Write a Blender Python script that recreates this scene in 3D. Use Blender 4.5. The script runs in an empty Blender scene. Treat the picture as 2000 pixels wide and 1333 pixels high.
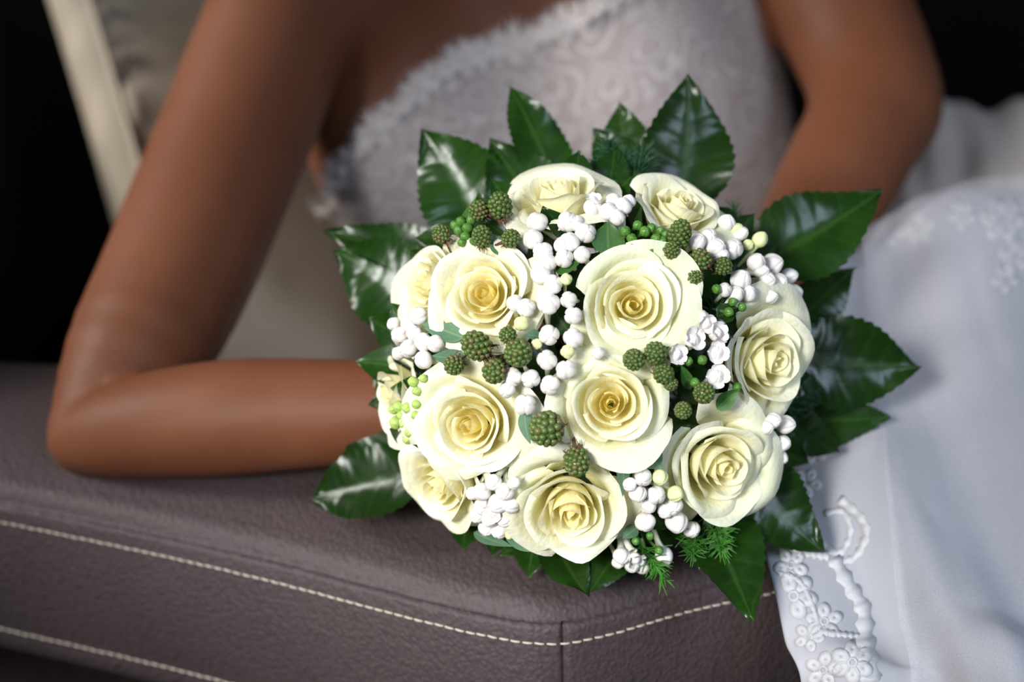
import bpy, bmesh, math, random
import numpy as np
from mathutils import Vector, Matrix, Quaternion
from mathutils.bvhtree import BVHTree

scene = bpy.context.scene
COL = scene.collection

# ------------------------------------------------------------------ camera, world, light, exposure
PITCH = math.radians(23.0); CAMZ = 1.10; FPX = 3333.0
FWD = Vector((0, math.cos(PITCH), -math.sin(PITCH)))
UP = Vector((0, math.sin(PITCH), math.cos(PITCH)))
RIGHT = Vector((1, 0, 0))
CAM = Vector((0, 0, CAMZ))
cam_d = bpy.data.cameras.new('camera'); cam = bpy.data.objects.new('camera', cam_d); COL.objects.link(cam)
cam.location = CAM; cam.rotation_euler = (math.pi/2 - PITCH, 0, 0)
cam_d.sensor_width = 36.0; cam_d.lens = FPX*36.0/2000.0; cam_d.clip_start = 0.02
cam_d.dof.use_dof = True; cam_d.dof.focus_distance = 0.872; cam_d.dof.aperture_fstop = 3.4
scene.camera = cam

world = bpy.data.worlds.new('world'); scene.world = world; world.use_nodes = True
bg = world.node_tree.nodes['Background']; bg.inputs[0].default_value = (0.72, 0.80, 1.0, 1); bg.inputs[1].default_value = 0.075

def area(name, loc, target, sx, sy, power, color, spread=180):
    d = bpy.data.lights.new(name, 'AREA'); d.shape = 'RECTANGLE'; d.size = sx; d.size_y = sy
    d.energy = power; d.color = color; d.spread = math.radians(spread)
    o = bpy.data.objects.new(name, d); COL.objects.link(o); o.location = loc
    o.rotation_euler = (Vector(target) - Vector(loc)).to_track_quat('-Z', 'Y').to_euler()
    return o
area('area_light', (-0.62, -0.30, 1.32), (0.01, 0.80, 0.67), 0.45, 0.55, 1.4, (1.0, 0.985, 0.96), 24)      # unseen key light, beam narrowed to the bouquet so surroundings stay dim
area('area_light', (-1.65, 0.95, 1.68), (-0.40, 1.20, 0.78), 0.7, 0.7, 3.1, (1.0, 0.96, 0.92), 36)          # window to the left of the sofa
area('area_light', (1.3, -0.7, 2.1), (0.48, 0.78, 0.58), 0.9, 1.0, 3.2, (0.66, 0.80, 1.0), 50)             # added cool fill from the right, aimed at the skirt

vs = scene.view_settings
vs.view_transform = 'Standard'; vs.look = 'None'; vs.exposure = 0.0; vs.gamma = 1.0; vs.use_curve_mapping = False

# ------------------------------------------------------------------ helpers
WM = {}                                                             # world matrix of every built object

def P(u, v, d):
    """point at distance d (along the view axis) seen at photo pixel u, v"""
    return CAM + RIGHT*((u-1000.0)/FPX*d) + UP*((666.5-v)/FPX*d) + FWD*d

def onplane(u, v, z):
    r = RIGHT*((u-1000.0)/FPX) + UP*((666.5-v)/FPX) + FWD
    return CAM + r*((z-CAMZ)/r.z)

def cdir(x, y, z):
    """direction given along right, up, towards the camera"""
    return (RIGHT*x + UP*y - FWD*z).normalized()

def put(o, parent, M):
    WM[o] = M.copy(); COL.objects.link(o)
    if parent is None: o.matrix_basis = M
    else:
        o.parent = parent; o.matrix_basis = WM[parent].inverted() @ M
    return o

def empty(name, loc, parent=None):
    o = bpy.data.objects.new(name, None); o.empty_display_size = 0.05
    return put(o, parent, Matrix.Translation(loc))

def make_mesh(name, verts, faces, mat=None, smooth=True, attrs=None, mats=None, fmat=None):
    me = bpy.data.meshes.new(name)
    me.from_pydata([tuple(map(float, v)) for v in verts], [], [tuple(map(int, f)) for f in faces])
    if mat: me.materials.append(mat)
    if mats:
        for m in mats: me.materials.append(m)
    if fmat is not None: me.polygons.foreach_set('material_index', np.asarray(fmat, dtype=np.int32))
    if smooth: me.polygons.foreach_set('use_smooth', np.ones(len(me.polygons), dtype=bool))
    if attrs:
        for k, a in attrs.items():
            a = np.asarray(a, dtype=np.float32)
            if a.ndim == 1:
                at = me.attributes.new(k, 'FLOAT', 'POINT'); at.data.foreach_set('value', a)
            else:
                at = me.attributes.new(k, 'FLOAT_COLOR', 'POINT'); at.data.foreach_set('color', a.ravel())
    me.update()
    return me

def mobj(name, me, parent=None, M=None):
    o = bpy.data.objects.new(name, me)
    return put(o, parent, M if M is not None else Matrix.Identity(4))

def grid_faces(nr, nc, wrap=False):
    f = []
    for i in range(nr-1):
        for j in range(nc if wrap else nc-1):
            k = (j+1) % nc
            f.append((i*nc+j, i*nc+k, (i+1)*nc+k, (i+1)*nc+j))
    return f

def frame(zdir, xhint, loc, s=1.0):
    z = Vector(zdir).normalized(); x = Vector(xhint); x = (x - z*x.dot(z)).normalized(); y = z.cross(x)
    M = Matrix.Identity(4)
    for i in range(3):
        M[i][0] = x[i]*s; M[i][1] = y[i]*s; M[i][2] = z[i]*s; M[i][3] = loc[i]
    return M

def tube_arrays(pts, radii, n=8, cap=True):
    pts = [Vector(p) for p in pts]
    if not hasattr(radii, '__len__'): radii = [radii]*len(pts)
    V = []; F = []; ref = None
    for i, p in enumerate(pts):
        t = (pts[min(i+1, len(pts)-1)] - pts[max(i-1, 0)]).normalized()
        if ref is None: ref = Vector((0, 0, 1)) if abs(t.z) < 0.9 else Vector((1, 0, 0))
        a = (ref - t*ref.dot(t)).normalized(); b = t.cross(a); ref = a
        for k in range(n):
            th = 2*math.pi*k/n
            V.append(p + (a*math.cos(th) + b*math.sin(th))*radii[i])
    F += grid_faces(len(pts), n, True)
    if cap:
        F.append(tuple(range(n-1, -1, -1))); m = (len(pts)-1)*n; F.append(tuple(range(m, m+n)))
    return V, F

class Acc:
    def __init__(s): s.V = []; s.F = []; s.A = []
    def add(s, V, F, a=None):
        o = len(s.V); s.V += list(V); s.F += [tuple(i+o for i in f) for f in F]
        if a is not None: s.A += [a]*len(V)

def catmull(pts, n):
    """n points evenly spaced along a smooth curve through pts"""
    p = np.array([list(q) for q in pts], float); m = len(p)
    ext = np.vstack([2*p[0]-p[1], p, 2*p[-1]-p[-2]])
    out = []
    for i in range(m-1):
        a, b, c, d = ext[i:i+4]
        for t in np.linspace(0, 1, 40, endpoint=False):
            out.append(0.5*((2*b) + (c-a)*t + (2*a-5*b+4*c-d)*t*t + (3*b-a-3*c+d)*t**3))
    out.append(p[-1]); out = np.array(out)
    L = np.concatenate([[0], np.cumsum(np.linalg.norm(np.diff(out, axis=0), axis=1))])
    s = np.linspace(0, L[-1], n)
    return np.stack([np.interp(s, L, out[:, k]) for k in range(out.shape[1])], axis=1)

def bicubic(ctrl, nr, nc):
    """smooth surface through a net of control points"""
    c = np.array([[list(q) for q in row] for row in ctrl], float)
    def interp(arr, n):
        m = len(arr); ext = np.concatenate([2*arr[:1]-arr[1:2], arr, 2*arr[-1:]-arr[-2:-1]])
        res = []
        for t in np.linspace(0, m-1, n):
            i = min(int(t), m-2); f = t-i; a, b, cc, d = ext[i], ext[i+1], ext[i+2], ext[i+3]
            res.append(0.5*((2*b) + (cc-a)*f + (2*a-5*b+4*cc-d)*f*f + (3*b-a-3*cc+d)*f**3))
        return np.array(res)
    g = interp(c, nr)
    return np.transpose(interp(np.transpose(g, (1, 0, 2)), nc), (1, 0, 2))

def grid_normals(g):
    du = np.gradient(g, axis=0); dv = np.gradient(g, axis=1)
    n = np.cross(dv, du); n /= np.linalg.norm(n, axis=2, keepdims=True)+1e-12
    return n

# ------------------------------------------------------------------ materials
class NT:
    def __init__(s, name):
        s.m = bpy.data.materials.new(name); s.m.use_nodes = True; s.t = s.m.node_tree
        s.b = s.t.nodes['Principled BSDF']; s.out = s.t.nodes['Material Output']
    def n(s, typ, **kw):
        nd = s.t.nodes.new(typ)
        for k, v in kw.items():
            if k in nd.inputs: nd.inputs[k].default_value = v
            else: setattr(nd, k, v)
        return nd
    def l(s, a, b): s.t.links.new(a, b)
    def mix(s, fac, a, b, blend='MIX'):
        nd = s.t.nodes.new('ShaderNodeMix'); nd.data_type = 'RGBA'; nd.blend_type = blend
        for sock, val in ((nd.inputs[0], fac), (nd.inputs[6], a), (nd.inputs[7], b)):
            if hasattr(val, 'is_linked') or hasattr(val, 'links'): s.l(val, sock)
            elif isinstance(val, (int, float)): sock.default_value = val
            else: sock.default_value = (*val, 1)
        return nd.outputs[2]
    def ramp(s, fac, stops):
        nd = s.t.nodes.new('ShaderNodeValToRGB'); cr = nd.color_ramp
        while len(cr.elements) < len(stops): cr.elements.new(0.5)
        for e, (p, c) in zip(cr.elements, stops): e.position = p; e.color = (*c, 1) if len(c) == 3 else c
        s.l(fac, nd.inputs[0]); return nd.outputs[0]
    def bump(s, height, strength, dist, normal=None):
        nd = s.t.nodes.new('ShaderNodeBump'); nd.inputs['Strength'].default_value = strength; nd.inputs['Distance'].default_value = dist
        s.l(height, nd.inputs['Height'])
        if normal: s.l(normal, nd.inputs['Normal'])
        return nd.outputs[0]
    def coord(s): return s.t.nodes.new('ShaderNodeTexCoord').outputs['Object']
    def attr(s, name):
        nd = s.t.nodes.new('ShaderNodeAttribute'); nd.attribute_name = name; return nd

def simple(name, col, rough=0.5, var=0.15, scale=40, spec=0.5, coat=0.0, sub=None, transl=0.0, bump=0.0):
    k = NT(name); c = k.coord()
    nz = k.n('ShaderNodeTexNoise', Scale=float(scale), Detail=3.0); k.l(c, nz.inputs['Vector'])
    dark = tuple(x*(1-var) for x in col); lite = tuple(min(1, x*(1+var)) for x in col)
    colr = k.ramp(nz.outputs[0], [(0.3, dark), (0.7, lite)])
    k.l(colr, k.b.inputs['Base Color']); k.b.inputs['Roughness'].default_value = rough
    k.b.inputs['Specular IOR Level'].default_value = spec; k.b.inputs['Coat Weight'].default_value = coat
    if bump: k.l(k.bump(nz.outputs[0], bump, 0.002), k.b.inputs['Normal'])
    if sub: k.b.inputs['Subsurface Weight'].default_value = sub[0]; k.b.inputs['Subsurface Radius'].default_value = sub[1]; k.b.inputs['Subsurface Scale'].default_value = sub[2]
    if transl:
        tr = k.n('ShaderNodeBsdfTranslucent'); k.l(colr, tr.inputs[0]); ms = k.n('ShaderNodeMixShader'); ms.inputs[0].default_value = transl
        k.l(k.b.outputs[0], ms.inputs[1]); k.l(tr.outputs[0], ms.inputs[2]); k.l(ms.outputs[0], k.out.inputs[0])
    return k.m

def leather(name, col, bscale=420.0, strength=0.7, rough=0.62):
    k = NT(name); c = k.coord()
    w = k.n('ShaderNodeTexNoise', Scale=30.0, Detail=2.0); k.l(c, w.inputs['Vector'])
    mp = k.n('ShaderNodeMapping'); mp.inputs['Scale'].default_value = (1.0, 0.7, 0.9); mp.inputs['Rotation'].default_value = (0, 0, 0.5); k.l(c, mp.inputs[0])
    wv = k.mix(0.004, mp.outputs[0], w.outputs[1], 'ADD')
    vo = k.n('ShaderNodeTexVoronoi', Scale=bscale, feature='SMOOTH_F1'); k.l(wv, vo.inputs['Vector'])
    n2 = k.n('ShaderNodeTexNoise', Scale=230.0, Detail=4.0); k.l(mp.outputs[0], n2.inputs['Vector'])
    n3 = k.n('ShaderNodeTexNoise', Scale=7.0, Detail=3.0); k.l(c, n3.inputs['Vector'])
    b1 = k.bump(vo.outputs[0], strength, 0.0010); b1.node.invert = True
    b2 = k.bump(n2.outputs[0], 0.3, 0.0022, b1); k.l(b2, k.b.inputs['Normal'])
    base = k.ramp(n3.outputs[0], [(0.3, tuple(x*0.86 for x in col)), (0.7, tuple(x*1.14 for x in col))])
    fin = k.ramp(vo.outputs[0], [(0.0, (1.12, 1.12, 1.12)), (0.7, (0.82, 0.82, 0.82))])
    k.l(k.mix(1.0, base, fin, 'MULTIPLY'), k.b.inputs['Base Color'])
    k.b.inputs['Roughness'].default_value = rough; k.b.inputs['Specular IOR Level'].default_value = 0.4
    return k.m

M_LEATHER = leather('taupe_leather', (0.058, 0.041, 0.043))
M_SHADELEATHER = leather('shaded_leather', (0.020, 0.0125, 0.011), 120, 0.2, 0.6)  # darker copy of the sofa leather; shade on its dim parts is coloured in
M_THREAD = simple('cream_thread', (0.50, 0.44, 0.36), 0.7, 0.1, 300)
M_FLOOR = simple('dark_wood_floor', (0.035, 0.016, 0.009), 0.5, 0.35, 9)
M_WALL = simple('brown_wall_paint', (0.05, 0.035, 0.028), 0.8, 0.1, 5)
M_FOOT = simple('dark_wood_leg', (0.02, 0.01, 0.006), 0.4)

# ------------------------------------------------------------------ the room
me = make_mesh('floor', [(-2.6, -1.5, 0), (2.8, -1.5, 0), (2.8, 4.2, 0), (-2.6, 4.2, 0), (-2.6, -1.5, -.05), (2.8, -1.5, -.05), (2.8, 4.2, -.05), (-2.6, 4.2, -.05)],
               [(0, 1, 2, 3), (7, 6, 5, 4), (0, 4, 5, 1), (1, 5, 6, 2), (2, 6, 7, 3), (3, 7, 4, 0)], M_FLOOR, False)
o = mobj('floor', me); o['kind'] = 'structure'; o['label'] = 'dark wooden floor under the sofa'
me = make_mesh('wall_back', [(-2.6, 4.2, 0), (2.8, 4.2, 0), (2.8, 4.2, 2.7), (-2.6, 4.2, 2.7), (-2.6, 4.3, 0), (2.8, 4.3, 0), (2.8, 4.3, 2.7), (-2.6, 4.3, 2.7)],
               [(0, 1, 2, 3), (7, 6, 5, 4), (0, 4, 5, 1), (1, 5, 6, 2), (2, 6, 7, 3), (3, 7, 4, 0)], M_WALL, False)
o = mobj('wall_back', me); o['kind'] = 'structure'; o['label'] = 'dark brown wall far behind the sofa'

# ------------------------------------------------------------------ the sofa
def rounded_box(x0, x1, y0, y1, z0, z1, r, seg=4, bulge=0.0):
    bm = bmesh.new(); bmesh.ops.create_cube(bm, size=1.0)
    for v in bm.verts:
        v.co = Vector(((x0+x1)/2 + v.co.x*(x1-x0), (y0+y1)/2 + v.co.y*(y1-y0), (z0+z1)/2 + v.co.z*(z1-z0)))
    bmesh.ops.bevel(bm, geom=bm.edges[:], offset=r, segments=seg, profile=0.5, affect='EDGES')
    me = bpy.data.meshes.new('box'); bm.to_mesh(me); bm.free()
    me.polygons.foreach_set('use_smooth', np.ones(len(me.polygons), dtype=bool))
    return me

ZE = 0.600                                                          # height of the seam round the armrest
sofa = empty('sofa', (-0.15, 1.7, 0))
sofa['label'] = 'taupe leather sofa with cream topstitching along its wide padded armrest'; sofa['category'] = 'sofa'

seam_px = [(-60, 968), (150, 1010), (350, 1052), (550, 1098), (750, 1150), (900, 1187), (1000, 1207), (1060, 1214), (1120, 1210), (1200, 1192), (1300, 1163), (1400, 1138), (1500, 1117)]
fr = [onplane(u, v, ZE) for u, v in seam_px]
dl = (fr[0]-fr[2]).normalized(); dr = (fr[-1]-fr[-3]).normalized()
front_pts = [fr[0]+dl*0.42, fr[0]+dl*0.2] + fr + [fr[-1]+dr*0.05+Vector((0.0, 0.012, 0)), fr[-1]+dr*0.085+Vector((0, 0.05, 0)), fr[-1]+dr*0.10+Vector((0, 0.12, 0))]
NA = 420
FC = catmull([(p.x, p.y) for p in front_pts], NA)
_p = onplane(0, 688, 0.615); _q = onplane(730, 718, 0.615); _m = (_q.y-_p.y)/(_q.x-_p.x)                # the inner edge runs straight
bk0 = np.array([FC[0][0]+0.02, _p.y+_m*(FC[0][0]+0.02-_p.x)]); bk1 = np.array([FC[-1][0]-0.03, _q.y+_m*(FC[-1][0]-0.03-_q.x)])
seamlen = np.concatenate([[0], np.cumsum(np.linalg.norm(np.diff(FC, axis=0), axis=1))])
corner = onplane(1097, 1211, ZE); s_c = seamlen[int(np.argmin(np.hypot(FC[:, 0]-corner.x, FC[:, 1]-corner.y)))]
s_all = np.unique(np.concatenate([seamlen[np.abs(seamlen-s_c) > 0.006], s_c+np.array([-.0055, -.004, -.003, -.002, -.0012, -.0006, 0, .0006, .0012, .002, .003, .004, .0055])]))
FC = np.stack([np.interp(s_all, seamlen, FC[:, k_]) for k_ in (0, 1)], 1); seamlen = s_all; NA = len(s_all)
BK = np.stack([bk0+(bk1-bk0)*t for t in (seamlen/seamlen[-1])**0.92])
# outward normal of the front curve in plan
tg = np.stack([np.gradient(FC[:, k_], seamlen) for k_ in (0, 1)], 1); tg = np.stack([np.convolve(np.pad(tg[:, k_], 6, 'edge'), np.ones(13)/13, 'valid') for k_ in (0, 1)], 1); tg /= np.linalg.norm(tg, axis=1, keepdims=True)
NRM = np.stack([tg[:, 1], -tg[:, 0]], axis=1)
ic = int(np.argmin(np.hypot(FC[:, 0]-corner.x, FC[:, 1]-corner.y)))
top_b = [0.0, 0.006, 0.014, 0.024, 0.04, 0.06, 0.09, 0.13, 0.18, 0.25, 0.33, 0.42, 0.5, 0.6, 0.7, 0.78, 0.85, 0.9, 0.94, 0.97, 0.99, 1.0]
def top_h(b, e):
    c = min(b, 1-b)
    return (-0.003 + 0.010*min(1, c/0.03)**0.6 + 0.016*(1-(1-min(1, 2*c))**2.2))*e
rings = []
endf = np.clip((seamlen[-1]-seamlen)/0.10, 0, 1)**0.5
for b in reversed(top_b):
    ring = []
    for i in range(NA):
        q = FC[i]*(1-b)+BK[i]*b
        ring.append((q[0], q[1], ZE + top_h(b, 0.45+0.55*endf[i])))
    rings.append(ring)
side = [(0.0015, -0.001), (0.0035, 0.0005), (0.005, -0.003), (0.0055, -0.008), (0.006, -0.0105), (0.0065, -0.014), (0.0085, -0.03), (0.009, -0.05), (0.0075, -0.072), (0.005, -0.087),
        (0.0042, -0.0905), (0.0045, -0.095), (0.004, -0.104), (0.000, -0.109), (-0.012, -0.111), (-0.03, -0.111)]
for kf, (off, dz) in enumerate(side):
    ring = []
    for i in range(NA):
        g = 0.0026*math.exp(-((seamlen[i]-seamlen[ic])/0.0012)**2) if 1 <= kf < 14 else 0
        q = FC[i] + NRM[i]*(off-g)
        ring.append((q[0], q[1], ZE+dz))
    rings.append(ring)
V = [p for r in rings for p in r]; F = grid_faces(len(rings), NA)
F = [tuple(reversed(f)) for f in F]
armrest = mobj('armrest', make_mesh('armrest', V, F, M_LEATHER), sofa)

def stitch_mesh():
    L, r, n, m = 0.0053, 0.00064, 8, 7
    V = []; 
    for i in range(m):
        t = i/(m-1); x = (t-0.5)*L; rr = r*(0.35+0.65*math.sin(math.pi*(0.12+0.76*t))**0.6); z = 0.0005*math.sin(math.pi*t)
        for k in range(n):
            th = 2*math.pi*k/n; V.append((x, rr*math.cos(th), z+rr*0.8*math.sin(th)))
    F = grid_faces(m, n, True)+[tuple(range(n-1, -1, -1)), tuple(range((m-1)*n, m*n))]
    return make_mesh('stitch', V, F, M_THREAD)
ST = stitch_mesh()
rs = random.Random(5)
def stitch_row(off, dz, s0, s1, pitch):
    s = s0
    while s < s1:
        q = np.array([np.interp(s, seamlen, FC[:, k]) for k in (0, 1)]); n = np.array([np.interp(s, seamlen, NRM[:, k]) for k in (0, 1)])
        t = Vector((-n[1], n[0], 0)); p = q+n*off
        tt = (t + Vector((0, 0, rs.uniform(-0.05, 0.05)-0.05))).normalized()
        mobj('stitch', ST, armrest, frame((n[0], n[1], 0.25), tt, (p[0], p[1], ZE+dz+rs.uniform(-2e-4, 2e-4))))
        s += pitch*rs.uniform(0.96, 1.05)
sl = seamlen[int(np.argmin(np.hypot(FC[:, 0]-fr[0].x, FC[:, 1]-fr[0].y)))]
sr = seamlen[int(np.argmin(np.hypot(FC[:, 0]-fr[-1].x, FC[:, 1]-fr[-1].y)))]
stitch_row(0.0062, -0.0105, 0.06, sr+0.03, 0.00625)
stitch_row(0.0048, -0.0905, 0.06, sl+0.30, 0.00625)

# lower body of the arm, recessed under the pad
V = []
for z in (ZE-0.10, 0.09):
    V += [(q[0]-n[0]*0.022, q[1]-n[1]*0.022, z) for q, n in zip(FC[::6], NRM[::6])]
nn = len(FC[::6]); V2 = [(q[0], q[1], z) for z in (ZE-0.10, 0.09) for q in BK[::6]]
F = [tuple(reversed(f)) for f in grid_faces(2, nn)] + [(f[0]+2*nn, f[1]+2*nn, f[2]+2*nn, f[3]+2*nn) for f in grid_faces(2, nn)]
F += [(nn-1, 2*nn-1, 4*nn-1, 3*nn-1), (0, 2*nn, 3*nn, nn)] + [(nn+i, nn+i+1, 3*nn+i+1, 3*nn+i) for i in range(nn-1)] + [(i, 2*nn+i, 2*nn+i+1, i+1) for i in range(nn-1)]
mobj('armrest_body', make_mesh('armrest_body', V+V2, F, M_SHADELEATHER, False), sofa)
# the inner face of the pad
V = [(q[0], q[1], ZE-0.003) for q in BK[::6]] + [(q[0]+0.01, q[1]+0.012, ZE-0.04) for q in BK[::6]] + [(q[0], q[1]+0.004, ZE-0.104) for q in BK[::6]]
mobj('armrest_inner_panel', make_mesh('armrest_inner_panel', V, grid_faces(3, nn), M_LEATHER), sofa)

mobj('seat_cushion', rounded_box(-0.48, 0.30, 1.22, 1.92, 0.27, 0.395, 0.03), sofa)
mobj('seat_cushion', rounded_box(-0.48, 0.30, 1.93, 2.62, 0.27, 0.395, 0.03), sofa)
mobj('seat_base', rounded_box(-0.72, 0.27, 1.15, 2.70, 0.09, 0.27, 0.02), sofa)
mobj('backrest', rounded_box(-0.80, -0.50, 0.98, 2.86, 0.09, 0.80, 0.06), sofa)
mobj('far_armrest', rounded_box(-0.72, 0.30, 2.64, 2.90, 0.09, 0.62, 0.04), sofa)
for x, y in ((-0.7, 1.1), (0.10, 0.98), (-0.7, 2.75), (0.2, 2.75)):
    mobj('sofa_foot', rounded_box(x-0.03, x+0.03, y-0.03, y+0.03, 0.0, 0.095, 0.006, 2), sofa)
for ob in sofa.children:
    if ob.data and not ob.data.materials: ob.data.materials.append(M_FOOT if ob.name.startswith('sofa_foot') else M_SHADELEATHER)

# ------------------------------------------------------------------ the cushion behind the arm
k = NT('cream_cushion_cloth'); c = k.coord()
n1 = k.n('ShaderNodeTexNoise', Scale=700.0, Detail=2.0); k.l(c, n1.inputs['Vector'])
n2 = k.n('ShaderNodeTexNoise', Scale=9.0, Detail=4.0); k.l(c, n2.inputs['Vector'])
k.l(k.ramp(n2.outputs[0], [(0.3, (0.40, 0.34, 0.25)), (0.7, (0.50, 0.43, 0.33))]), k.b.inputs['Base Color'])
b = k.bump(n1.outputs[0], 0.25, 0.0006); k.l(k.bump(n2.outputs[0], 0.4, 0.012, b), k.b.inputs['Normal'])
k.b.inputs['Roughness'].default_value = 0.75; k.b.inputs['Sheen Weight'].default_value = 0.2
M_CUSH = k.m
sa = P(175, 20, 1.47); sb = P(400, 820, 1.40)
yax = (sa-sb).normalized(); xr = Vector((0.50, 0.866, 0.0)); xax = (xr - yax*xr.dot(yax)).normalized(); zax = xax.cross(yax)
if zax.dot(FWD) > 0: zax = -zax
HW, HH, TH = 0.24, 0.26, 0.024
ctr = sb + yax*0.20 + xax*HW - zax*TH
def cushion_pt(a, b_, side):
    """a, b_ in -1..1 over a face"""
    fx = a*HW; fy = b_*HH
    da = (1-abs(a)); db = (1-abs(b_)); ed = min(da*HW, db*HH)
    z = TH + 0.055*(1-abs(a)**2.4)*(1-abs(b_)**2.4)
    if da*HW < db*HH: ph = b_*HH
    else: ph = a*HW
    z += 0.010*math.exp(-ed/0.016)*math.sin(ph*175 + 3*math.sin(ph*40))*min(1, ed/0.006)
    sq = 1 - 0.03*(1-abs(b_)**2); sq2 = 1-0.03*(1-abs(a)**2)
    return Vector((fx*sq, fy*sq2, z*side))
N = 61; V = []; F = []
gr = [math.sin(t*math.pi/2)*0.55+t*0.45 for t in np.linspace(-1, 1, N)]
for sd in (1, -1):
    o0 = len(V); V += [cushion_pt(a, b_, sd) for b_ in gr for a in gr]
    ff = [tuple(i+o0 for i in f) for f in grid_faces(N, N)]
    F += ff if sd > 0 else [tuple(reversed(f)) for f in ff]
per = [(a, -1) for a in gr] + [(1, b_) for b_ in gr[1:]] + [(a, 1) for a in reversed(gr[:-1])] + [(-1, b_) for b_ in list(reversed(gr))[1:-1]]
o0 = len(V); ms = len(per)
for j, zf in enumerate(np.linspace(1, -1, 9)):
    for i, (a, b_) in enumerate(per):
        q = cushion_pt(a, b_, 1); bul = 0.014*(1-zf*zf)+0.0018*math.sin(i*0.9)*(1-zf*zf)
        n = Vector((a if abs(a) >= 0.999 else 0, b_ if abs(b_) >= 0.999 else 0, 0))
        if n.length: n.normalize()
        V.append(Vector((q.x, q.y, TH*zf)) + n*bul)
F += [tuple(i+o0 for i in f) for f in grid_faces(9, ms, True)]
MC = Matrix(((xax.x, yax.x, zax.x, ctr.x), (xax.y, yax.y, zax.y, ctr.y), (xax.z, yax.z, zax.z, ctr.z), (0, 0, 0, 1)))
base = ctr - yax*HH
cush = empty('cushion', base); cush['label'] = 'cream fabric box cushion leaning behind the bent arm'; cush['category'] = 'cushion'
cov = mobj('cover', make_mesh('cover', V, F, M_CUSH), cush, MC)
for sd in (1, -1):
    loop = [cushion_pt(a, b_, sd) for a, b_ in per]; loop.append(loop[0])
    tv, tf = tube_arrays(loop, 0.0028, 6, False)
    mobj('seam_piping', make_mesh('seam_piping', tv, tf, M_CUSH), cush, MC)
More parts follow.
